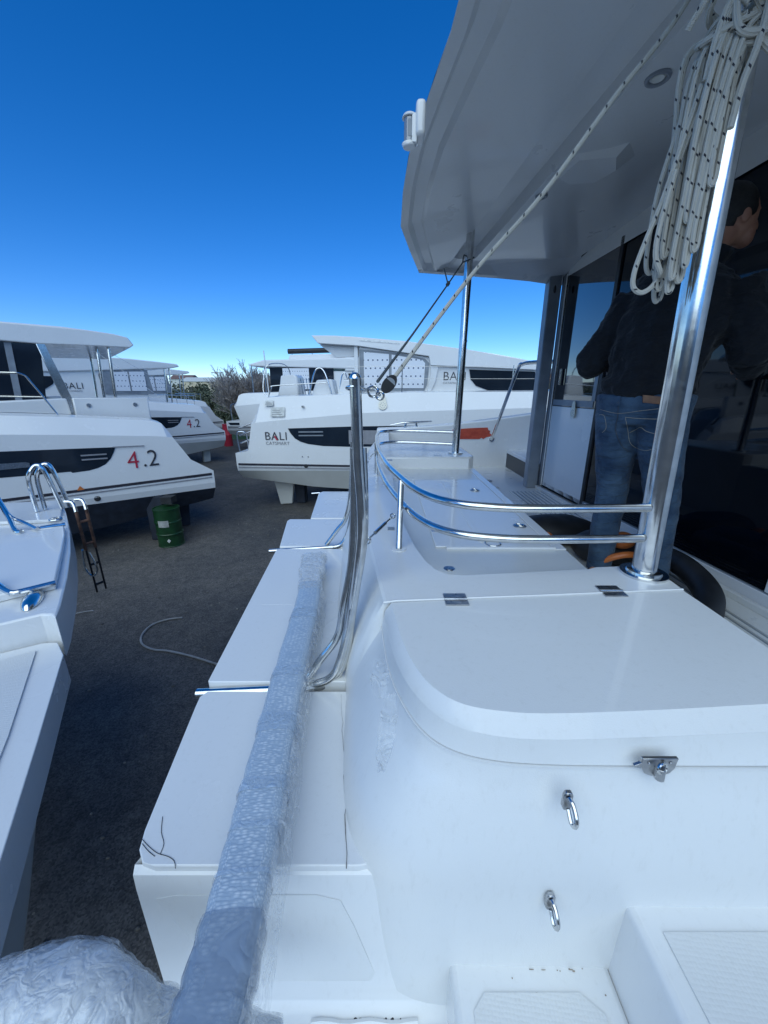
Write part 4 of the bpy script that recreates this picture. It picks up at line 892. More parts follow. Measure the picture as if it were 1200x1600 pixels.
# ---- stern gate rails: inverted U's over each platform seam
def gate(py_, yb, top_z, r, w, outer):
    # w: lower x offset ; yb: Y of the seam
    pass
def q3(px, py, y): return P(px, py, y=y)
Y0 = 1.005
MB().tube([q3(555, 592, 1.02), q3(556, 620, 1.02), q3(560, 720, 1.015), q3(565, 800, Y0), q3(563, 860, Y0), q3(550, 950, Y0), q3(540, 1020, Y0), q3(527, 1052, Y0 - .01), q3(505, 1070, Y0 - .02), q3(470, 1076, .955)], .0152, 16, smooth=6).build('stern_gate_leg', STEEL, O)
MB().ell(q3(555, 592, 1.02), (.0152, .0152, .016), 16, 10).build('gate_leg_cap', STEEL, O)
MB().tube([q3(553, 700, 1.06), q3(553, 800, 1.05), q3(549, 880, 1.04), q3(536, 950, 1.02), q3(527, 995, 1.01), q3(500, 1032, 1.0), q3(474, 1070, .985)], .0115, 14, smooth=6).build('stern_gate_brace', STEEL, O)
MB().tube([q3(566, 700, 1.05), q3(569, 790, 1.03), q3(566, 860, 1.02), q3(548, 960, 1.0), q3(532, 1030, .99), q3(515, 1060, .98), q3(480, 1072, .97)], .0125, 14, smooth=6).build('stern_gate_leg', STEEL, O)
YF = 2.06
MB().tube([q3(551, 690, YF), q3(548, 770, YF), q3(540, 810, YF), q3(527, 828, YF), q3(510, 851, YF)], .0125, 12, smooth=6).build('stern_gate_brace', STEEL, O)
MB().tube([q3(556, 690, YF), q3(555, 770, YF), q3(548, 815, YF), q3(542, 838, YF), q3(530, 853, YF), q3(510, 856, YF)], .0145, 12, smooth=6).build('stern_gate_leg', STEEL, O)
MB().tube([P(308, 1083, y=.955), P(475, 1076, y=.955)], .0135, 16).build('platform_tube', STEEL, O)
MB().tube([P(421, 861, y=2.03), P(520, 855, y=2.03)], .0115, 12).build('platform_tube', STEEL, O)
MB().tube([P(487, 771, y=3.31), P(500, 770, y=3.31)], .008, 8).build('platform_tube', STEEL, O)
# turnbuckles
def turn(a, b, cc_=None):
    a, b = Vector(a), Vector(b); m1, m2 = a.lerp(b, .3), a.lerp(b, .72)
    MB().tube([a, m1, m2, b], [.0035, .0035, .0035, .0035], 8).tube([m1, m2], .0058, 10).build('turnbuckle', STEEL, O)
    MB().ring(a, (0, 1, 0), .011, .0028, 14).build('shackle', STEEL, O); MB().ring(b + Vector((.004, 0, .004)), (.3, 1, 0), .008, .0025, 14).build('shackle', STEEL, O)
turn(q3(573, 845, 1.03), P(612, 808, y=1.22)); turn(q3(572, 722, 2.06), P(586, 706, y=2.5))

# ================================================================== LOOSE THINGS ON THE BOAT
# pulley block + lines
blk = q3(608, 600, 1.06)
K = thing('pulley_block', 'black pulley block shackled to the top of the polished stern rail', 'pulley', blk)
dirv = (P(680, 508, t=.0019) - blk).normalized(); sidev = dirv.cross(Vector((0, 1, 0))).normalized()
def blk_poly(w, l, yy): return [blk + dirv * l*math.cos(a) + sidev * w*math.sin(a) + Vector((0, yy, 0)) for a in [k*math.pi/10 for k in range(20)]]
MB().prism(blk_poly(.0165, .036, -.012), (0, .008, 0)).prism(blk_poly(.0165, .036, .006), (0, .008, 0)).build('cheek', DARK, K, bevel=.003)
MB().tube([blk + Vector((0, -.006, 0)), blk + Vector((0, .008, 0))], .016, 18).build('sheave', GREYF, K)
sh_ = blk - dirv * .05
MB().ring(sh_, (0.2, 1, .3), .010, .003, 16).build('shackle', STEEL, K)
MB().ring(q3(555, 607, 1.03), (0, .25, 1), .020, .003, 26, 1.2).build('rail_ring', STEEL, K)
MB().tube([q3(575, 607, 1.03), q3(586, 607, 1.04), sh_], .0036, 8, smooth=3).build('snap_hook', STEEL, K)
MB().ring(q3(583, 612, 1.035), (.1, 1, .1), .013, .0036, 14).build('snap_hook', STEEL, K)
ra = blk + dirv * .03
tag(MB().tube([ra, P(735, 432, t=.00175), P(845, 307, t=.00158), P(960, 152, t=.00145), P(1075, 0, t=.00137), Vector((.735, 1.05, 1.03))], .0055, 10, smooth=8).build('rope', ROPE), 'taut flecked rope running from the pulley block up to the right under the roof', 'rope')
tl = q3(590, 596, 1.05)
g = MB().tube([tl, P(645, 522, y=1.7), P(700, 444, y=2.6), P(723, 410, y=3.08)], .0042, 8)
g.tube([P(723, 410, y=3.08), Vector((.56, 3.10, .90)), Vector((.60, 3.19, .91)), Vector((.64, 3.15, .9)), P(723, 410, y=3.09)], .0042, 8, smooth=4)
g.tube([P(700, 444, y=2.6), P(697, 432, y=2.62), P(694, 420, y=2.65)], .004, 8, smooth=2)
for k in range(3): g.ring(P(699 + k, 445 - 1.5*k, y=2.6), dirv, .007, .004, 10)
tag(g.build('thin_line', fleck_rope('grey_line', (.10, .12, .13), (.03, .03, .03), .03)), 'thin dark line tied round the second post and running down to the pulley block', 'rope')

# rope coil on the near post
kn_ = Vector((.712, 1.03, .70)); g = MB(); rnd = random.Random(5)
def hang(x0, xb, zb, y0, yb, w=.018, ztop=.66, lean=0):
    w *= .7; xb = .683 + (xb - .683) * .8
    tp1 = Vector((x0, y0, ztop)); tp2 = Vector((x0 + rnd.uniform(-.02, .03), y0 + .02, ztop + .02))
    a = [tp1, tp1.lerp(Vector((xb - w, yb, zb + .06)), .35) + Vector((-.012, -.005, 0)), Vector((xb - w, yb, zb + .16)), Vector((xb - w, yb, zb + .04)), Vector((xb - w*.4, yb, zb)), Vector((xb + w*.6, yb, zb + .005)), Vector((xb + w, yb + .006, zb + .05)), Vector((xb + w, yb + .01, zb + .18)), tp2.lerp(Vector((xb + w, yb + .01, zb + .06)), .4) + Vector((.004, .01, 0)), tp2]
    a = [kn_ + Vector((rnd.uniform(-.02, .02), rnd.uniform(-.04, 0), -.01))] + a + [kn_ + Vector((rnd.uniform(-.02, .02), 0, -.01))]
    g.tube(a, .0053, 8, smooth=6)
for x0, xb, zb, y0, yb, w in ((.690, .682, .27, .995, 1.00, .009), (.700, .694, .30, .99, .995, .012), (.665, .664, .25, 1.0, 1.015, .010), (.708, .700, .36, 1.04, 1.05, .014), (.685, .650, .30, 1.02, 1.04, .012), (.695, .672, .36, 1.0, 1.01, .010), (.655, .660, .235, 1.03, 1.05, .016), (.668, .676, .225, 1.01, 1.03, .014), (.680, .690, .245, 1.0, 1.02, .014), (.690, .668, .26, 1.05, 1.07, .02),
                              (.700, .700, .25, 1.03, 1.06, .015), (.660, .685, .215, 1.06, 1.08, .018), (.672, .655, .28, 1.06, 1.09, .022), (.705, .706, .33, 1.01, 1.02, .012), (.71, .70, .42, 1.0, .99, .012)):
    hang(x0, xb, zb, y0, yb, w)
g.tube([Vector((.655, 1.02, .60)), Vector((.632, 1.04, .42)), Vector((.615, 1.05, .34)), Vector((.600, 1.05, .275)), Vector((.603, 1.05, .238)), Vector((.628, 1.05, .226)), Vector((.655, 1.05, .25)), Vector((.66, 1.06, .30))], .0057, 8, smooth=6)
g.tube([Vector((.640, 1.03, .46)), Vector((.628, 1.03, .36)), Vector((.630, 1.03, .30)), Vector((.648, 1.03, .265)), Vector((.66, 1.05, .26))], .0057, 8, smooth=6)
# knot and wraps
kn_ = Vector((.712, 1.03, .70))
for k in range(6):
    c = kn_ + Vector((rnd.uniform(-.02, .02), rnd.uniform(-.015, .01), -.03 + .022*k))
    t_ = [c + Vector((.045*math.cos(a), .045*math.sin(a), .022*math.sin(a*1 + k))) for a in [j*math.pi/8 for j in range(17)]]
    g.tube(t_, .0060, 8, smooth=2)
for k in range(6):
    a0 = kn_ + Vector((.0, -.03, .02*k - .02)); e = Vector((.80 + .01*k, 1.02, .83 - .02*k))
    g.tube([a0, a0 + Vector((.045, -.02, -.055 - .006*k)), Vector((.79 + .012*k, 1.0, .66 + .012*k)), e, Vector((.77, 1.05, .95))], .0060, 8, smooth=6)
for k in range(5):
    g.tube([kn_ + Vector((-.01 - .012*k, -.02, -.10)), kn_ + Vector((-.035 - .004*k, -.03, .0)), kn_ + Vector((.0, -.035 - .004*k, .05 + .015*k)), kn_ + Vector((.05, .0, .1 + .01*k)), Vector((.75, 1.08, .95))], .0060, 8, smooth=6)
g.tube([kn_ + Vector((-.02, -.04, .05)), kn_ + Vector((-.07, -.03, .045)), kn_ + Vector((-.095, -.01, .005)), kn_ + Vector((-.1, 0, -.01))], .0066, 8, smooth=6)
g.tube([kn_ + Vector((.015, -.05, .03)), kn_ + Vector((.01, -.05, -.06)), kn_ + Vector((.0, -.045, -.12)), kn_ + Vector((-.005, -.045, -.19))], .0066, 8, smooth=6)
g.tube([kn_ + Vector((-.03, -.045, .0)), kn_ + Vector((.0, -.06, .03)), kn_ + Vector((.035, -.05, .0)), kn_ + Vector((.02, -.05, -.04)), kn_ + Vector((-.03, -.045, -.035)), kn_ + Vector((-.04, -.03, .04))], .0066, 8, smooth=6)
tag(g.build('rope_coil', ROPE), 'coiled white rope with black flecks knotted round the top of the near roof post', 'rope')

# wrapped pole lying on the stern platform
W = thing('wrapped_pole', 'long flat pole in blue bubble wrap with taped bands lying along the stern platform', 'wrapped pole', P(400, 1300, z=-.87))
ctr = [P(491, 872, z=-.80), P(487, 905, z=-.80), P(480, 950, z=-.80), P(462, 1020, z=-.80), P(441, 1110, z=-.80), P(415, 1230, z=-.80), P(388, 1350, z=-.80), P(365, 1450, z=-.80), P(338, 1560, z=-.80), P(315, 1640, z=-.80), P(300, 1700, z=-.80)]
cs = crom(ctr, 12)
def pole_row(i, p, sc_=1, jit=.0):
    a = cs[max(i-1, 0)]; b = cs[min(i+1, len(cs)-1)]; d = (b - a).normalized(); s_ = d.cross(Vector((0, 0, 1))).normalized()
    if s_.x > 0: s_ = -s_
    hw = (.060 if i < 10 else .050) + .0012 * math.sin(i * .9) + jit * noise.noise(Vector((i * .35, 0, 0))); hh = .034
    n_ = 20; row = []
    for k in range(n_):
        an = 2*math.pi*k/n_; cx_ = math.copysign(abs(math.cos(an)) ** .45, math.cos(an)) * hw * sc_; cz = math.copysign(abs(math.sin(an)) ** .55, math.sin(an)) * hh * sc_
        q = p + s_*cx_ + Vector((0, 0, cz)); q += Vector((0, 0, 1)) * .003 * noise.noise(q * 12) + s_ * .002 * noise.noise(q * 10 + Vector((5, 0, 0)))
        row.append(q)
    return row
def pole_mesh(i0, i1, sc_, nm, m, jit=0.0, ends=True):
    rows = [pole_row(i, cs[i], sc_, jit) for i in range(i0, i1)]
    g = MB(); n_ = len(rows[0]); L = 0
    vs = [v for r in rows for v in r]; fs = []; uv = []; Ls = [0]
    for i in range(1, len(rows)): L += (cs[i0+i] - cs[i0+i-1]).length; Ls.append(L)
    per = .26
    for i in range(len(rows)-1):
        for k in range(n_):
            k2 = (k+1) % n_; fs.append((i*n_+k, i*n_+k2, (i+1)*n_+k2, (i+1)*n_+k)); uv.append([(k/n_*per, Ls[i]), ((k+1)/n_*per, Ls[i]), ((k+1)/n_*per, Ls[i+1]), (k/n_*per, Ls[i+1])])
    if ends: fs += [tuple(range(n_))[::-1], tuple((len(rows)-1)*n_+k for k in range(n_))]; uv += [[(0, 0)]*n_]*2
    g.add(vs, fs, uv); return g.build(nm, m, W, sharp=60)
pole_mesh(16, len(cs), .96, 'bubble_wrap', BUB, .002)
pole_mesh(0, 22, .92, 'pole_end', FILMD, .01)
pole_mesh(0, 20, 1.0, 'clear_wrap', FILM, .012, False)
for a, b in ((26, 30), (41, 44), (50, 54), (60, 63), (67, 69), (75, 77)): pole_mesh(a, b, 1.015, 'tape_band', TAPE, .004, False)
pole_mesh(83, len(cs), 1.02, 'smooth_blue_film', BLUEF, .002, False)
# loose clear flap along right side
rows = []
for i in range(18, len(cs)):
    a = cs[i]; d = (cs[min(i+1, len(cs)-1)] - cs[i-1]).normalized(); s_ = d.cross(Vector((0, 0, 1))); s_ = s_.normalized() * (1 if s_.x > 0 else -1)
    rows.append([a + s_*(.046) + Vector((0, 0, .028)), a + s_*(.058 + .004*noise.noise(a*20)) + Vector((0, 0, .012)), a + s_*(.066 + .008*noise.noise(a*25)) + Vector((0, 0, -.055))])
MB().grid(rows).build('wrap_flap', FILM, W)

# bubble-wrapped bundle at the bottom left corner
Wb = thing('wrapped_bundle', 'bulky plastic wrapped bundle in the bottom left corner', 'wrapped bundle', P(120, 1560, z=-.95))
cl_ = [P(-120, 1640, t=.00092), P(-20, 1600, t=.00092), P(60, 1578, t=.00092), P(130, 1570, t=.00092), P(182, 1590, t=.00093), P(215, 1612, t=.00094), P(260, 1625, t=.00096), P(330, 1640, t=.00098), P(420, 1665, t=.00100)]
rad = [.054, .060, .061, .058, .050, .046, .046, .046, .044]
cc2 = crom(cl_, 8); rows = []
for i, p in enumerate(cc2):
    r_ = rad[min(8, i//8)] * (1 - (i % 8)/8) + rad[min(8, i//8 + 1)] * (i % 8)/8
    a = cc2[max(i-1, 0)]; b = cc2[min(i+1, len(cc2)-1)]; d = (b-a).normalized(); u = d.cross(Vector((0, 0, 1))).normalized(); w = u.cross(d)
    row = []
    for k in range(36):
        an = 2*math.pi*k/36; q = p + (u*math.cos(an) + w*math.sin(an)) * r_
        n1 = noise.noise(q * 17); n2 = noise.noise(q * 48 + Vector((3, 3, 3)))
        row.append(p + (q - p) * (1 + .12*n1 + .10*abs(n2)))
    rows.append(row)
g = MB().grid(rows, True, True, True)
g.build('inner_padding', FILMD, Wb, sharp=25)
rows2 = [[p + (q - p) * (1.05 + .08*abs(noise.noise(q*34))) for q in r] for p, r in zip(cc2, rows)]
MB().grid(rows2, True).build('outer_wrap', FILM, Wb, sharp=24)

# scraps of clear film taped on the moulding
def scrap(pix, yy, label, seed):
    rs = random.Random(seed); rows = []
    ds = len(pix)
    for i, (xa, xb, py) in enumerate(pix):
        row = []
        for k in range(9):
            f_ = k / 8; px = xa + (xb - xa) * f_; q = P(px, py, y=yy[0] + (yy[1]-yy[0]) * i / (ds-1))
            q += Vector((-.6, -.8, 0)) * (.008 + .010 * abs(noise.noise(Vector((px*.09, py*.05, seed)))))
            row.append(q)
        rows.append(row)
    rows = [crom(r, 3) for r in rows]; rows = [list(c) for c in zip(*[crom(list(c), 4) for c in zip(*rows)])]
    for r in rows:
        for q in r: q += Vector((-.5, -.8, 0)) * .006 * noise.noise(q * 90)
    tag(MB().grid(rows).build('plastic_scrap', SCRAP, sharp=80), label, 'plastic film')
scrap([(590, 607, 1028), (586, 613, 1045), (584, 612, 1065), (590, 608, 1088)], (.66, .60), 'upper crumpled scrap of clear film taped to the white moulding', 1)
scrap([(612, 622, 1078), (602, 626, 1098), (598, 624, 1125), (594, 622, 1150), (592, 614, 1180), (596, 606, 1200)], (.585, .50), 'lower longer crumpled scrap of clear film taped to the white moulding', 2)

# flare-like bright spots put in as flat cream teardrop plates
def teardrop_spot(c, rt, up, nrm, hgt, label):
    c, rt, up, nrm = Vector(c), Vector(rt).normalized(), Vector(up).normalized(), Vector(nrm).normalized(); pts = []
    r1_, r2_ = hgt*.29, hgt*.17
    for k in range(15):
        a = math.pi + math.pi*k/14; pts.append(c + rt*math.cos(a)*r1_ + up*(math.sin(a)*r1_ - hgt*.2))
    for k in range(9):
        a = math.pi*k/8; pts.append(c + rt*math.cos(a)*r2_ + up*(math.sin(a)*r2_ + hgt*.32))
    root = MB().prism(pts, nrm * .004).build('cream_teardrop', TEARDROP); tag(root, label, 'tag')
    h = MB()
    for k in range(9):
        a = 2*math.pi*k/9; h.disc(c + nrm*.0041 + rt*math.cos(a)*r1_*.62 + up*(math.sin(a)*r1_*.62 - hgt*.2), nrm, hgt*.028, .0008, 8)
    h.disc(c + nrm*.0041 + up*(-hgt*.2), nrm, hgt*.03, .0008, 8); h.build('spot_dot', GREYF, root)
tc_ = P(598, 627, y=9.72); teardrop_spot(fa(fa.d.dot(tc_ - fa.O), .1, tc_.z - GZ - .03) - fa.n * .03, fa.d, fa.n * .35 + Vector((0, 0, 1)), -fa.n + Vector((0, 0, .35)), .36, 'cream teardrop spot with dark dots on the CATSMART hull above its window band')
teardrop_spot(Vector((WX(3.95) - .013, P(898, 640, x=WX(3.95)).y, P(898, 640, x=WX(3.95)).z)), (0, 1, 0), (0, 0, 1), (-1, 0, 0), .155, 'small cream teardrop spot with dark dots on the white cockpit door below its window')

# hose and bag on the cockpit floor
tag(MB().tube([Vector((1.50, 2.45, -.98)), Vector((1.62, 2.2, -.94)), Vector((1.66, 1.95, -.93)), Vector((1.62, 1.72, -.96)), Vector((1.50, 1.56, -.985)), Vector((1.40, 1.50, -.99))], .062, 18, smooth=8).build('hose', DARK), 'thick black hose curving over the cockpit floor behind the near post', 'hose')
V = thing('tool_bag', 'black bag with orange trim on the cockpit floor behind the person', 'bag', (1.3, 2.5, -1.05))
def lump(p): return p + Vector((noise.noise(p*5), noise.noise(p*5 + Vector((9, 0, 0))), noise.noise(p*6))) * .02
MB().ell((1.24, 2.62, -.96), (.30, .16, .10), 20, 12, fn=lump).ell((1.42, 2.28, -.96), (.20, .20, .10), 20, 12, fn=lump).build('bag_body', DARK, V)
MB().ell((1.10, 2.42, -.97), (.05, .06, .06)).build('orange_cap', ORANGE, V)
MB().tube([(1.22, 2.05, -.98), (1.27, 1.98, -.90), (1.36, 1.96, -.87), (1.47, 1.98, -.90)], .018, 10, smooth=6).build('orange_handle', ORANGE, V)
MB().ell((1.40, 2.1, -.84), (.07, .06, .05)).build('orange_cap', ORANGE, V)
MB().prism([P(835, 815, z=-1.02), P(925, 848, z=-1.02), P(925, 858, z=-1.02), P(880, 838, z=-1.02)], (0, 0, .06)).build('bag_strap', DARK, V, bevel=.01)

# ================================================================== PERSON (body loft + voxel remesh)
def limb(g, pts, n=16):
    """pts: (center, rx, ry) horizontal-ish ellipses following the path"""
    P3 = [Vector(p[0]) for p in pts]; rows = []
    for i, (c, rx, ry) in enumerate(pts):
        a = P3[max(i-1, 0)]; b = P3[min(i+1, len(P3)-1)]; T = (b-a).normalized()
        X = Vector((1, 0, 0)); X = (X - T*X.dot(T)); X = X.normalized() if X.length > .2 else Vector((0, 1, 0)).cross(T).normalized(); Y = T.cross(X)
        rows.append([P3[i] + X*rx*math.cos(2*math.pi*k/n) + Y*ry*math.sin(2*math.pi*k/n) for k in range(n)])
    g.grid(rows, True, True, True)
def remesh(o, vox, sm=4, lvl=0):
    m = o.modifiers.new('remesh', 'REMESH'); m.mode = 'VOXEL'; m.voxel_size = vox; m.use_smooth_shade = True
    s = o.modifiers.new('smooth', 'SMOOTH'); s.factor = .6; s.iterations = sm
    return o
PE = thing('person', 'man in dark jacket and blue jeans standing with his back turned in the cockpit', 'person', (1.33, 2.0, -1.05))
HX, HY = 1.30, 2.0
FL, FR = Vector((1.235, 1.99, -1.05)), Vector((1.50, 2.02, -1.05))
def legs(g, add, z_end=-1.0):
    for f, hx, kx in ((FL, HX - .095, HX - .07), (FR, HX + .095, HX + .165)):
        limb(g, [(Vector((hx, HY, -.02)), .105 + add, .115 + add), (Vector((hx, HY, -.14)), .098 + add, .108 + add), (Vector((hx*.6 + kx*.4, HY + .0, -.32)), .083 + add, .088 + add), (Vector((kx, HY + .02, -.55)), .062 + add, .068 + add),
                 (Vector((kx*.5 + f.x*.5, HY - .005, -.74)), .056 + add*1.2, .062 + add*1.2), (Vector((f.x, HY + .0, -.92)), .043 + add*1.5, .047 + add*1.5), (Vector((f.x, HY + .0, z_end)), .042 + add*1.6, .048 + add*1.6)])
def torso(g, add, top=.52):
    limb(g, [(Vector((HX, HY - .01, -.16)), .13 + add, .11 + add), (Vector((HX, HY - .012, -.07)), .172 + add, .128 + add), (Vector((HX, HY, .03)), .165 + add, .115 + add)])
TA = R(-47)
def turnp(p):
    dx, dy = p[0] - HX, p[1] - HY
    return (HX + dx*math.cos(TA) - dy*math.sin(TA), HY + dx*math.sin(TA) + dy*math.cos(TA), p[2])
def turn_all(g): g.v = [turnp(v) for v in g.v]
g = MB(); legs(g, 0); torso(g, 0)
def chest(g, add):
    limb(g, [(Vector((HX, HY, -.04)), .155 + add, .11 + add), (Vector((HX + .005, HY, .06)), .158 + add, .118 + add), (Vector((HX + .02, HY + .02, .20)), .185 + add, .135 + add), (Vector((HX + .045, HY + .05, .34)), .205 + add, .14 + add), (Vector((HX + .06, HY + .07, .45)), .20 + add, .125 + add), (Vector((HX + .075, HY + .085, .52)), .13 + add, .095 + add), (Vector((HX + .09, HY + .095, .55)), .07 + add, .065 + add)])
SL, SR = Vector((HX - .125, HY + .06, .43)), Vector((HX + .245, HY + .075, .43))
def arms(g, add, hand=False):
    eL, wL = Vector((HX - .285, HY + .03, .15)), Vector((HX - .06, HY + .24, .17))
    limb(g, [(SL, .07 + add, .07 + add), (SL.lerp(eL, .5), .058 + add, .06 + add), (eL, .05 + add, .052 + add)]); limb(g, [(eL + Vector((0, 0, .02)), .05 + add, .052 + add), (eL.lerp(wL, .5), .043 + add, .045 + add), (wL, .032 + add, .034 + add)])
    for q_ in (eL,): g.ell(q_, (.055 + add, .055 + add, .055 + add))
    eR, wR = Vector((HX + .35, HY + .07, .17)), Vector((HX + .33, HY + .28, .10))
    limb(g, [(SR, .07 + add, .07 + add), (SR.lerp(eR, .5), .058 + add, .06 + add), (eR, .05 + add, .052 + add)]); limb(g, [(eR + Vector((0, 0, .02)), .05 + add, .052 + add), (eR.lerp(wR, .5), .043 + add, .045 + add), (wR, .032 + add, .034 + add)])
    g.ell(eR, (.055 + add, .055 + add, .055 + add))
    return wL, wR
chest(g, 0); wL, wR = arms(g, -.032)
# feet
for f in (FL, FR): limb(g, [(f + Vector((0, -.06, .045)), .032, .04), (f + Vector((0, .02, .05)), .038, .045), (f + Vector((0, .12, .03)), .04, .028), (f + Vector((0, .19, .022)), .034, .02)])
# hands with fingers
for w_, sx_ in ((wL, 1), (wR, -1)):
    limb(g, [(w_, .028, .024), (w_ + Vector((.01*sx_, .05, -.005)), .040, .018), (w_ + Vector((.012*sx_, .095, -.012)), .042, .016)])
    for k, ln in enumerate((.062, .072, .068, .052)):
        b = w_ + Vector((.012*sx_ + (-.030 + .020*k), .095, -.012)); g.tube([b, b + Vector((0, ln*.5, -.012)), b + Vector((0, ln*.85, -.035))], [.0095, .009, .0075], 8)
    g.tube([w_ + Vector((-.035, .03, 0)), w_ + Vector((-.058, .06, -.012)), w_ + Vector((-.06, .09, -.02))], [.012, .011, .009], 8)
turn_all(g)
# neck + head (turned right, towards +X)
hc = Vector((1.555, 2.03, .725))
limb(g, [(Vector((HX + .127, HY + .0, .48)), .06, .062), (Vector((1.48, 2.02, .60)), .058, .06), (hc + Vector((-.02, 0, -.03)), .058, .062)])
def headfn(p):
    q = p - hc
    if q.z < -.03 and q.x < .02: q.x *= .8
    if q.z < 0: q.y *= 1 + q.z * 1.8
    return hc + q
g.ell(hc + Vector((0, 0, .01)), (.098, .076, .115), 24, 16, fn=headfn)
fx = hc + Vector((.09, 0, 0))
g.ell(fx + Vector((-.02, 0, -.075)), (.035, .038, .035)); g.ell(fx + Vector((-.03, 0, -.055)), (.045, .05, .05))
limb(g, [(fx + Vector((0, 0, .015)), .010, .010), (fx + Vector((.016, 0, -.012)), .012, .012), (fx + Vector((.022, 0, -.03)), .013, .014), (fx + Vector((0, 0, -.036)), .012, .016)])
g.ell(fx + Vector((-.004, 0, -.055)), (.014, .024, .006)); g.ell(fx + Vector((-.006, 0, -.066)), (.013, .02, .006)); g.ell(fx + Vector((-.012, 0, .030)), (.014, .05, .009))
for k in (-1, 1):
    g.ell(hc + Vector((-.005, k*.078, -.005)), (.021, .009, .032)); g.ell(fx + Vector((-.012, k*.026, .014)), (.012, .013, .010))
bodyo = g.build('body', SKIN, PE); remesh(bodyo, .0065, 3)
g = MB()
def hairfn(p):
    q = p - hc
    if q.x > .055 and q.z < .055: q.x = .045
    if q.z < -.02 and q.x > -.03: q.y *= .6
    return hc + q + Vector((noise.noise(p*60), noise.noise(p*60 + Vector((4, 0, 0))), noise.noise(p*60 + Vector((8, 0, 0))))) * .004
g.ell(hc + Vector((-.018, 0, .030)), (.106, .086, .112), 28, 18, fn=hairfn)
g.build('hair', HAIR, PE, sharp=80)
MB().tube([hc + Vector((.10, -.072, .03)), hc + Vector((.13, -.075, .0)), hc + Vector((.19, -.08, -.03)), hc + Vector((.30, -.08, -.045))], .0028, 6, smooth=4).build('earphone_cable', PAPER, PE)
g = MB(); legs(g, .014, -1.0); torso(g, .012); turn_all(g)
jn = g.build('jeans', JEAN, PE); remesh(jn, .009, 5)
tx = bpy.data.textures.new('folds', 'CLOUDS'); tx.noise_scale = .09
dm = jn.modifiers.new('folds', 'DISPLACE'); dm.texture = tx; dm.strength = .014; dm.mid_level = .5
g = MB(); chest(g, .030); arms(g, .026)
limb(g, [(Vector((HX + .09, HY + .095, .52)), .08, .08), (Vector((HX + .12, HY + .10, .58)), .078, .078), (Vector((HX + .135, HY + .10, .615)), .074, .074)])
limb(g, [(Vector((HX, HY, -.015)), .200, .160), (Vector((HX, HY, .02)), .205, .165), (Vector((HX, HY, .06)), .20, .158)]); turn_all(g)
jk = g.build('jacket', JACK, PE); remesh(jk, .009, 4)
tx2 = bpy.data.textures.new('jacket_folds', 'CLOUDS'); tx2.noise_scale = .08
dm = jk.modifiers.new('folds', 'DISPLACE'); dm.texture = tx2; dm.strength = .04; dm.mid_level = .5
limbg = MB(); limb(limbg, [(Vector((HX - .0, HY, -.085)), .183, .143), (Vector((HX, HY, -.03)), .180, .140)]); turn_all(limbg); limbg.build('shirt_hem', SHIRT, PE)
def backpt(px, py, o=0): return P(px, py, y=HY - .150 - o)
from mathutils.bvhtree import BVHTree
bpy.context.view_layer.update()
bvh_ = BVHTree.FromObject(jn, bpy.context.evaluated_depsgraph_get())
def onback(x, z, o=.002):
    loc_, n_, i_, d_ = bvh_.ray_cast(Vector((x, 1.2, z)) - Vector(jn.matrix_world.translation), Vector((0, 1, 0)))
    if loc_: return loc_ + Vector(jn.matrix_world.translation) - Vector((0, o, 0))
    return onback0(x, z)
def onback0(x, z, o=.004):      # point on the seat of the jeans (ellipse), facing the camera
    a = .188; b = .146 - .0; xx = max(-.98, min(.98, (x - HX) / a)); return Vector((x, HY - .012 - b*math.sqrt(1 - xx*xx) - o, z))
g = MB(); 
def strip(pts_, r, m, nm): MB().tube([onback(a, b) for a, b in crom([Vector((a, b, 0)).to_3d() for a, b in pts_], 4).__iter__()] if False else [onback(v.x, v.y) for v in crom([Vector((a, b, 0)) for a, b in pts_], 5)], r * 1.15, 6).build(nm, m, jn)
def onpix(px, py, o=.003):
    r_ = ray(px, py).normalized(); loc_, n_, i_, d_ = bvh_.ray_cast(Vector((0, 0, 0)), r_)
    return (loc_ if loc_ and loc_.length < 3.2 else r_ * 2.35) - r_ * o
def stitch(pts_, r, nm, m=THREAD): MB().tube([onpix(v.x, v.y) for v in crom([Vector((a, b, 0)) for a, b in pts_], 5)], r, 6).build(nm, m, jn)
stitch([(977, 652), (1000, 654), (1032, 655)], .0015, 'pocket_stitching')
stitch([(977, 652), (981, 672), (986, 694), (1008, 704), (1030, 697)], .0012, 'pocket_stitching')
stitch([(984, 676), (992, 672), (1001, 668), (1010, 674), (1024, 678)], .0014, 'pocket_stitching')
stitch([(936, 648), (944, 650), (947, 668), (941, 676)], .0012, 'pocket_stitching')
stitch([(938, 640), (966, 646), (1000, 642), (1035, 638)], .0012, 'yoke_seam')
stitch([(966, 628), (965, 650), (962, 672), (970, 694), (982, 706)], .0012, 'centre_seam', INK)
MB().prism([onpix(1004, 617, .006), onpix(1034, 620, .006), onpix(1034, 632, .006), onpix(1004, 629, .006)], (0, -.003, 0)).build('leather_patch', LEATH, jn)
MB().prism([onpix(963, 614, .006), onpix(969, 614, .006), onpix(968, 634, .006), onpix(962, 634, .006)], (0, -.005, 0)).build('belt_loop', JEAN, jn)
for f in (FL, FR):
    s_ = MB(); limb(s_, [(f + Vector((0, -.075, .03)), .036, .035), (f + Vector((0, -.01, .045)), .046, .05), (f + Vector((0, .09, .035)), .05, .036), (f + Vector((0, .17, .026)), .046, .026), (f + Vector((0, .215, .02)), .03, .018)]); turn_all(s_); s_.build('shoe', DARK, PE)

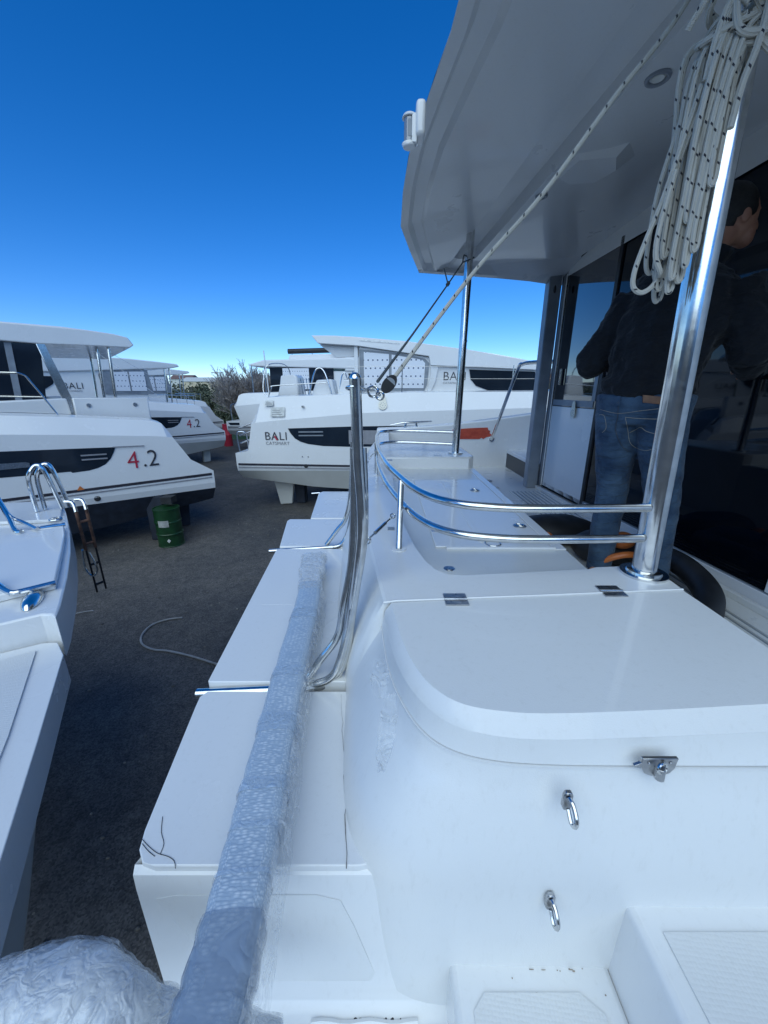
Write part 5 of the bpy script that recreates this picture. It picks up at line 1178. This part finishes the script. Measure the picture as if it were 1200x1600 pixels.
# ================================================================== GROUND THINGS
dc = P(259, 857, z=GZ); dc = Vector((dc.x, dc.y + .26, GZ))
Dm = thing('oil_drum', 'green steel drum with a white label standing under the navy bottomed catamaran', 'drum', dc)
g = MB(); prof_ = [(.27, 0), (.285, .01), (.285, .02), (.275, .03), (.275, .27), (.288, .285), (.288, .305), (.275, .32), (.275, .55), (.288, .565), (.288, .585), (.275, .60), (.275, .85), (.287, .86), (.287, .88), (.27, .88), (.265, .865)]
g.grid([[dc + Vector((.9*r*math.cos(a), .9*r*math.sin(a), .93*h)) for a in [k*2*math.pi/40 for k in range(40)]] for r, h in prof_], True, True, True); g.build('drum_body', GREEN, Dm, sharp=20)
def lab(a0, a1, h0, h1, r, m, nm):
    MB().grid([[dc + Vector((r*math.cos(a), r*math.sin(a), h)) for a in [a0 + (a1-a0)*k/8 for k in range(9)]] for h in (h0, h1)]).build(nm, m, Dm)
lab(R(255), R(300), .46, .60, .261, noisy(mat('dull_label', (.35, .35, .33), .8), (.28, .28, .26), (.4, .4, .38), scale=12), 'paper_label')
c = dc + Vector((.262*math.cos(R(290)), .262*math.sin(R(290)), .16)); u = Vector((math.cos(R(20)), math.sin(R(20)), 0)); 
MB().prism([c + u*.035, c + Vector((0, 0, .045)), c - u*.035, c - Vector((0, 0, .045))], (0, -.003, 0)).build('hazard_diamond', PAPER, Dm)
tag(MB().box((dc.x - .55, dc.y + .2, GZ), (dc.x - .2, dc.y + .6, GZ + 1.0)).build('timber_block', NAVY, bevel=.02), 'dark support block under the navy hull left of the green drum', 'support')
MB().tube([dc + Vector((0, .15, .88)), dc + Vector((0, .15, 1.02))], .16, 4).build('drum_packing', DARK, Dm)
rd = P(353, 684, z=GZ + 1.3)
g = MB(); c = Vector((-9.2, 22.9, GZ)); g.grid([[c + Vector((r*math.cos(a), r*math.sin(a), h)) for a in [k*2*math.pi/24 for k in range(24)]] for r, h in ((.24, 0), (.25, .05), (.24, .6), (.26, .65), (.24, .7), (.24, 1.22), (.25, 1.27), (.2, 1.27))], True, True, True)
tag(g.build('barrel', REDL), 'red barrel standing beyond the sterns at the edge of the grass', 'barrel')
HOSE = noisy(mat('grey_hose', (.3, .3, .3), .7), (.24, .24, .24), (.36, .36, .36), scale=8)
tag(MB().tube([P(a, b, z=GZ + .015) for a, b in ((285, 965), (262, 968), (240, 975), (226, 986), (220, 998), (224, 1008), (240, 1015), (262, 1017), (290, 1023), (318, 1031), (345, 1040))], .013, 8, smooth=5).build('garden_hose', HOSE), 'thin grey hose curling on the asphalt beside the stern platform', 'hose')
tag(MB().tube([P(a, b, z=GZ + .012) for a, b in ((98, 968), (106, 963), (118, 959), (132, 956), (146, 954))], .010, 8, smooth=4).build('cord', HOSE), 'short grey cord on the asphalt near the ladder', 'cord')
# loose stones
rs = random.Random(11)
g = MB()
for k in range(260):
    x, y = rs.uniform(-6, .5), rs.uniform(.8, 11); r_ = rs.uniform(.006, .022)
    g.ell((x, y, GZ + r_*.3), (r_, r_*rs.uniform(.6, 1), r_*.6), 6, 4)
tag(g.build('gravel', noisy(mat('stone', (.16, .15, .14), .9), (.08, .075, .07), (.26, .24, .21), scale=3), smooth=False), 'loose gravel scattered on the asphalt', 'gravel', kind='stuff')

# ================================================================== VEGETATION AND FAR THINGS
def bare_tree(base, H, seed, name, label, n0=7, spread=.55):
    rt = thing(name, label, 'tree', base); rs = random.Random(seed); tr, tw = MB(), MB()
    def grow(p, d, L, r, lev):
        pts = [p]; dd = d.copy(); n = 4
        for i in range(n):
            dd = (dd + Vector((rs.uniform(-1, 1), rs.uniform(-1, 1), rs.uniform(-.5, .8))) * .16).normalized(); pts.append(pts[-1] + dd * L/n)
        r = max(r, .013)
        (tr if lev < 2 else tw).tube(pts, [r, max(r*.6, .011)], 6 if lev < 2 else 3, caps=lev < 2)
        if lev >= 5: return
        for i in range(1, n+1):
            for _ in range((2 if lev else 1) if i > 1 else 1):
                if rs.random() < .92:
                    nd = (dd + Vector((rs.uniform(-1, 1), rs.uniform(-1, 1), rs.uniform(-.25, .9))) * (spread + .25)).normalized()
                    grow(pts[i], nd, L * rs.uniform(.52, .74), r * .52, lev + 1)
    for k in range(n0):
        a = 2*math.pi*k/n0 + rs.uniform(-.3, .3); d = Vector((math.cos(a)*spread, math.sin(a)*spread, 1)).normalized()
        grow(Vector(base) + Vector((math.cos(a)*.1, math.sin(a)*.1, 0)), d, H*.44, H*.016, 1)
    tr.build('trunk', BARK, rt); tw.build('crown', BARK, rt)
    return rt
bare_tree((-9.1, 28.0, GZ), 4.9, 3, 'bare_tree', 'bare leafless grey tree with dense twigs at the edge of the grass', 8, .6)
def leafy(base, rx, rz, seed, label, n=5000):
    rt = thing('bush', label, 'bush', base, 'bushes beyond the grass'); rs = random.Random(seed); g = MB(); blobs = [(Vector(base) + Vector((rs.uniform(-rx, rx)*.7, rs.uniform(-1, 1)*rx*.4, rz*rs.uniform(.3, .8))), rx*rs.uniform(.25, .5)) for _ in range(9)]
    vs, fs = [], []
    for k in range(n):
        c, r = rs.choice(blobs); d = Vector((rs.gauss(0, 1), rs.gauss(0, 1), rs.gauss(0, .8))).normalized() * r * rs.uniform(.6, 1.08); p = c + d
        if p.z < base[2]: continue
        u = Vector((rs.gauss(0, 1), rs.gauss(0, 1), rs.gauss(0, 1))).normalized() * rx*.045; w = u.orthogonal().normalized() * rx*.035
        o = len(vs); vs += [p-u, p-w, p+u, p+w]; fs.append((o, o+1, o+2, o+3))
    g.add(vs, fs).build('crown', LEAF, rt, smooth=False); MB().tube([base, Vector(base) + Vector((0, 0, rz*.6))], rx*.05, 6).build('trunk', BARK, rt)
bl_ = [(-13.5, 36, 1.9, 1.6), (-11, 38, 2.2, 1.9), (-16.5, 38, 2.4, 2.6), (-20, 42, 3.0, 3.0), (-9, 40, 2.5, 2.4), (-24.5, 46, 3.0, 3.2), (-29, 60, 4, 3.6), (-36, 58, 4, 3.2), (-5, 46, 3, 2.6), (4, 50, 3, 2.6), (24, 60, 4, 3), (32, 66, 4, 3)]
names = ['low green bush just left behind the bare tree', 'green bush right behind the bare tree', 'green bush left of the bare tree beyond the red barrel', 'wide bush between the far roofs and the bare tree', 'dark bush right of the bare tree base', 'olive bush seen under the far roof overhang', 'distant rounded bush before the cream house', 'distant bush seen between the far roof posts', 'bush hidden low behind the far catamarans', 'bush beyond the CATSMART cabin', 'distant bush at the right beyond the cockpit', 'farthest bush at the right beyond the cockpit']
for i, (x, y, rx, rz) in enumerate(bl_): leafy((x, y, GZ), rx, rz, 20 + i, names[i], 3800 if y < 45 else 2200)
def house(x, y, w, d, h, label, m, roofm, rise):
    rt = thing('house', label, 'house', (x, y, GZ), 'distant houses'); MB().box((x-w/2, y, GZ), (x+w/2, y+d, GZ+h)).build('wall', m, rt)
    MB().prism([(x-w/2-.3, y-.3, GZ+h), (x-w/2-.3, y+d+.3, GZ+h), (x-w/2-.3, y+d/2, GZ+h+rise)], (w+.6, 0, 0)).build('roof', roofm, rt)
    for k in range(3): MB().box((x-w*.35+k*w*.3, y-.04, GZ+h*.35), (x-w*.35+k*w*.3+w*.1, y-.01, GZ+h*.7)).build('window', NAVYG, rt)
house(-67, 150, 16, 9, 6.2, 'distant cream house with a pale roof seen left of the bare tree', STONEC, PAPER, 1.6)
house(-78, 155, 8, 8, 7.2, 'distant small white house left of the cream one', PAPER, BRICK, 1.6)
house(62, 150, 26, 10, 9, 'distant brown building seen past the cockpit grab bar', BRICK, GREYF, 2)
# cloud streaks are left to the sky; utility pole left of the tree
pl = thing('utility_pole', 'thin distant utility pole with a crossarm left of the bare tree', 'pole', (-22.5, 55, GZ))
MB().tube([(-22.5, 55, GZ), (-22.5, 55, GZ + 5.6)], .06, 6).build('post', BARK, pl); MB().tube([(-23.3, 55, GZ + 5.4), (-21.7, 55, GZ + 5.4)], .05, 5).build('crossarm', BARK, pl)
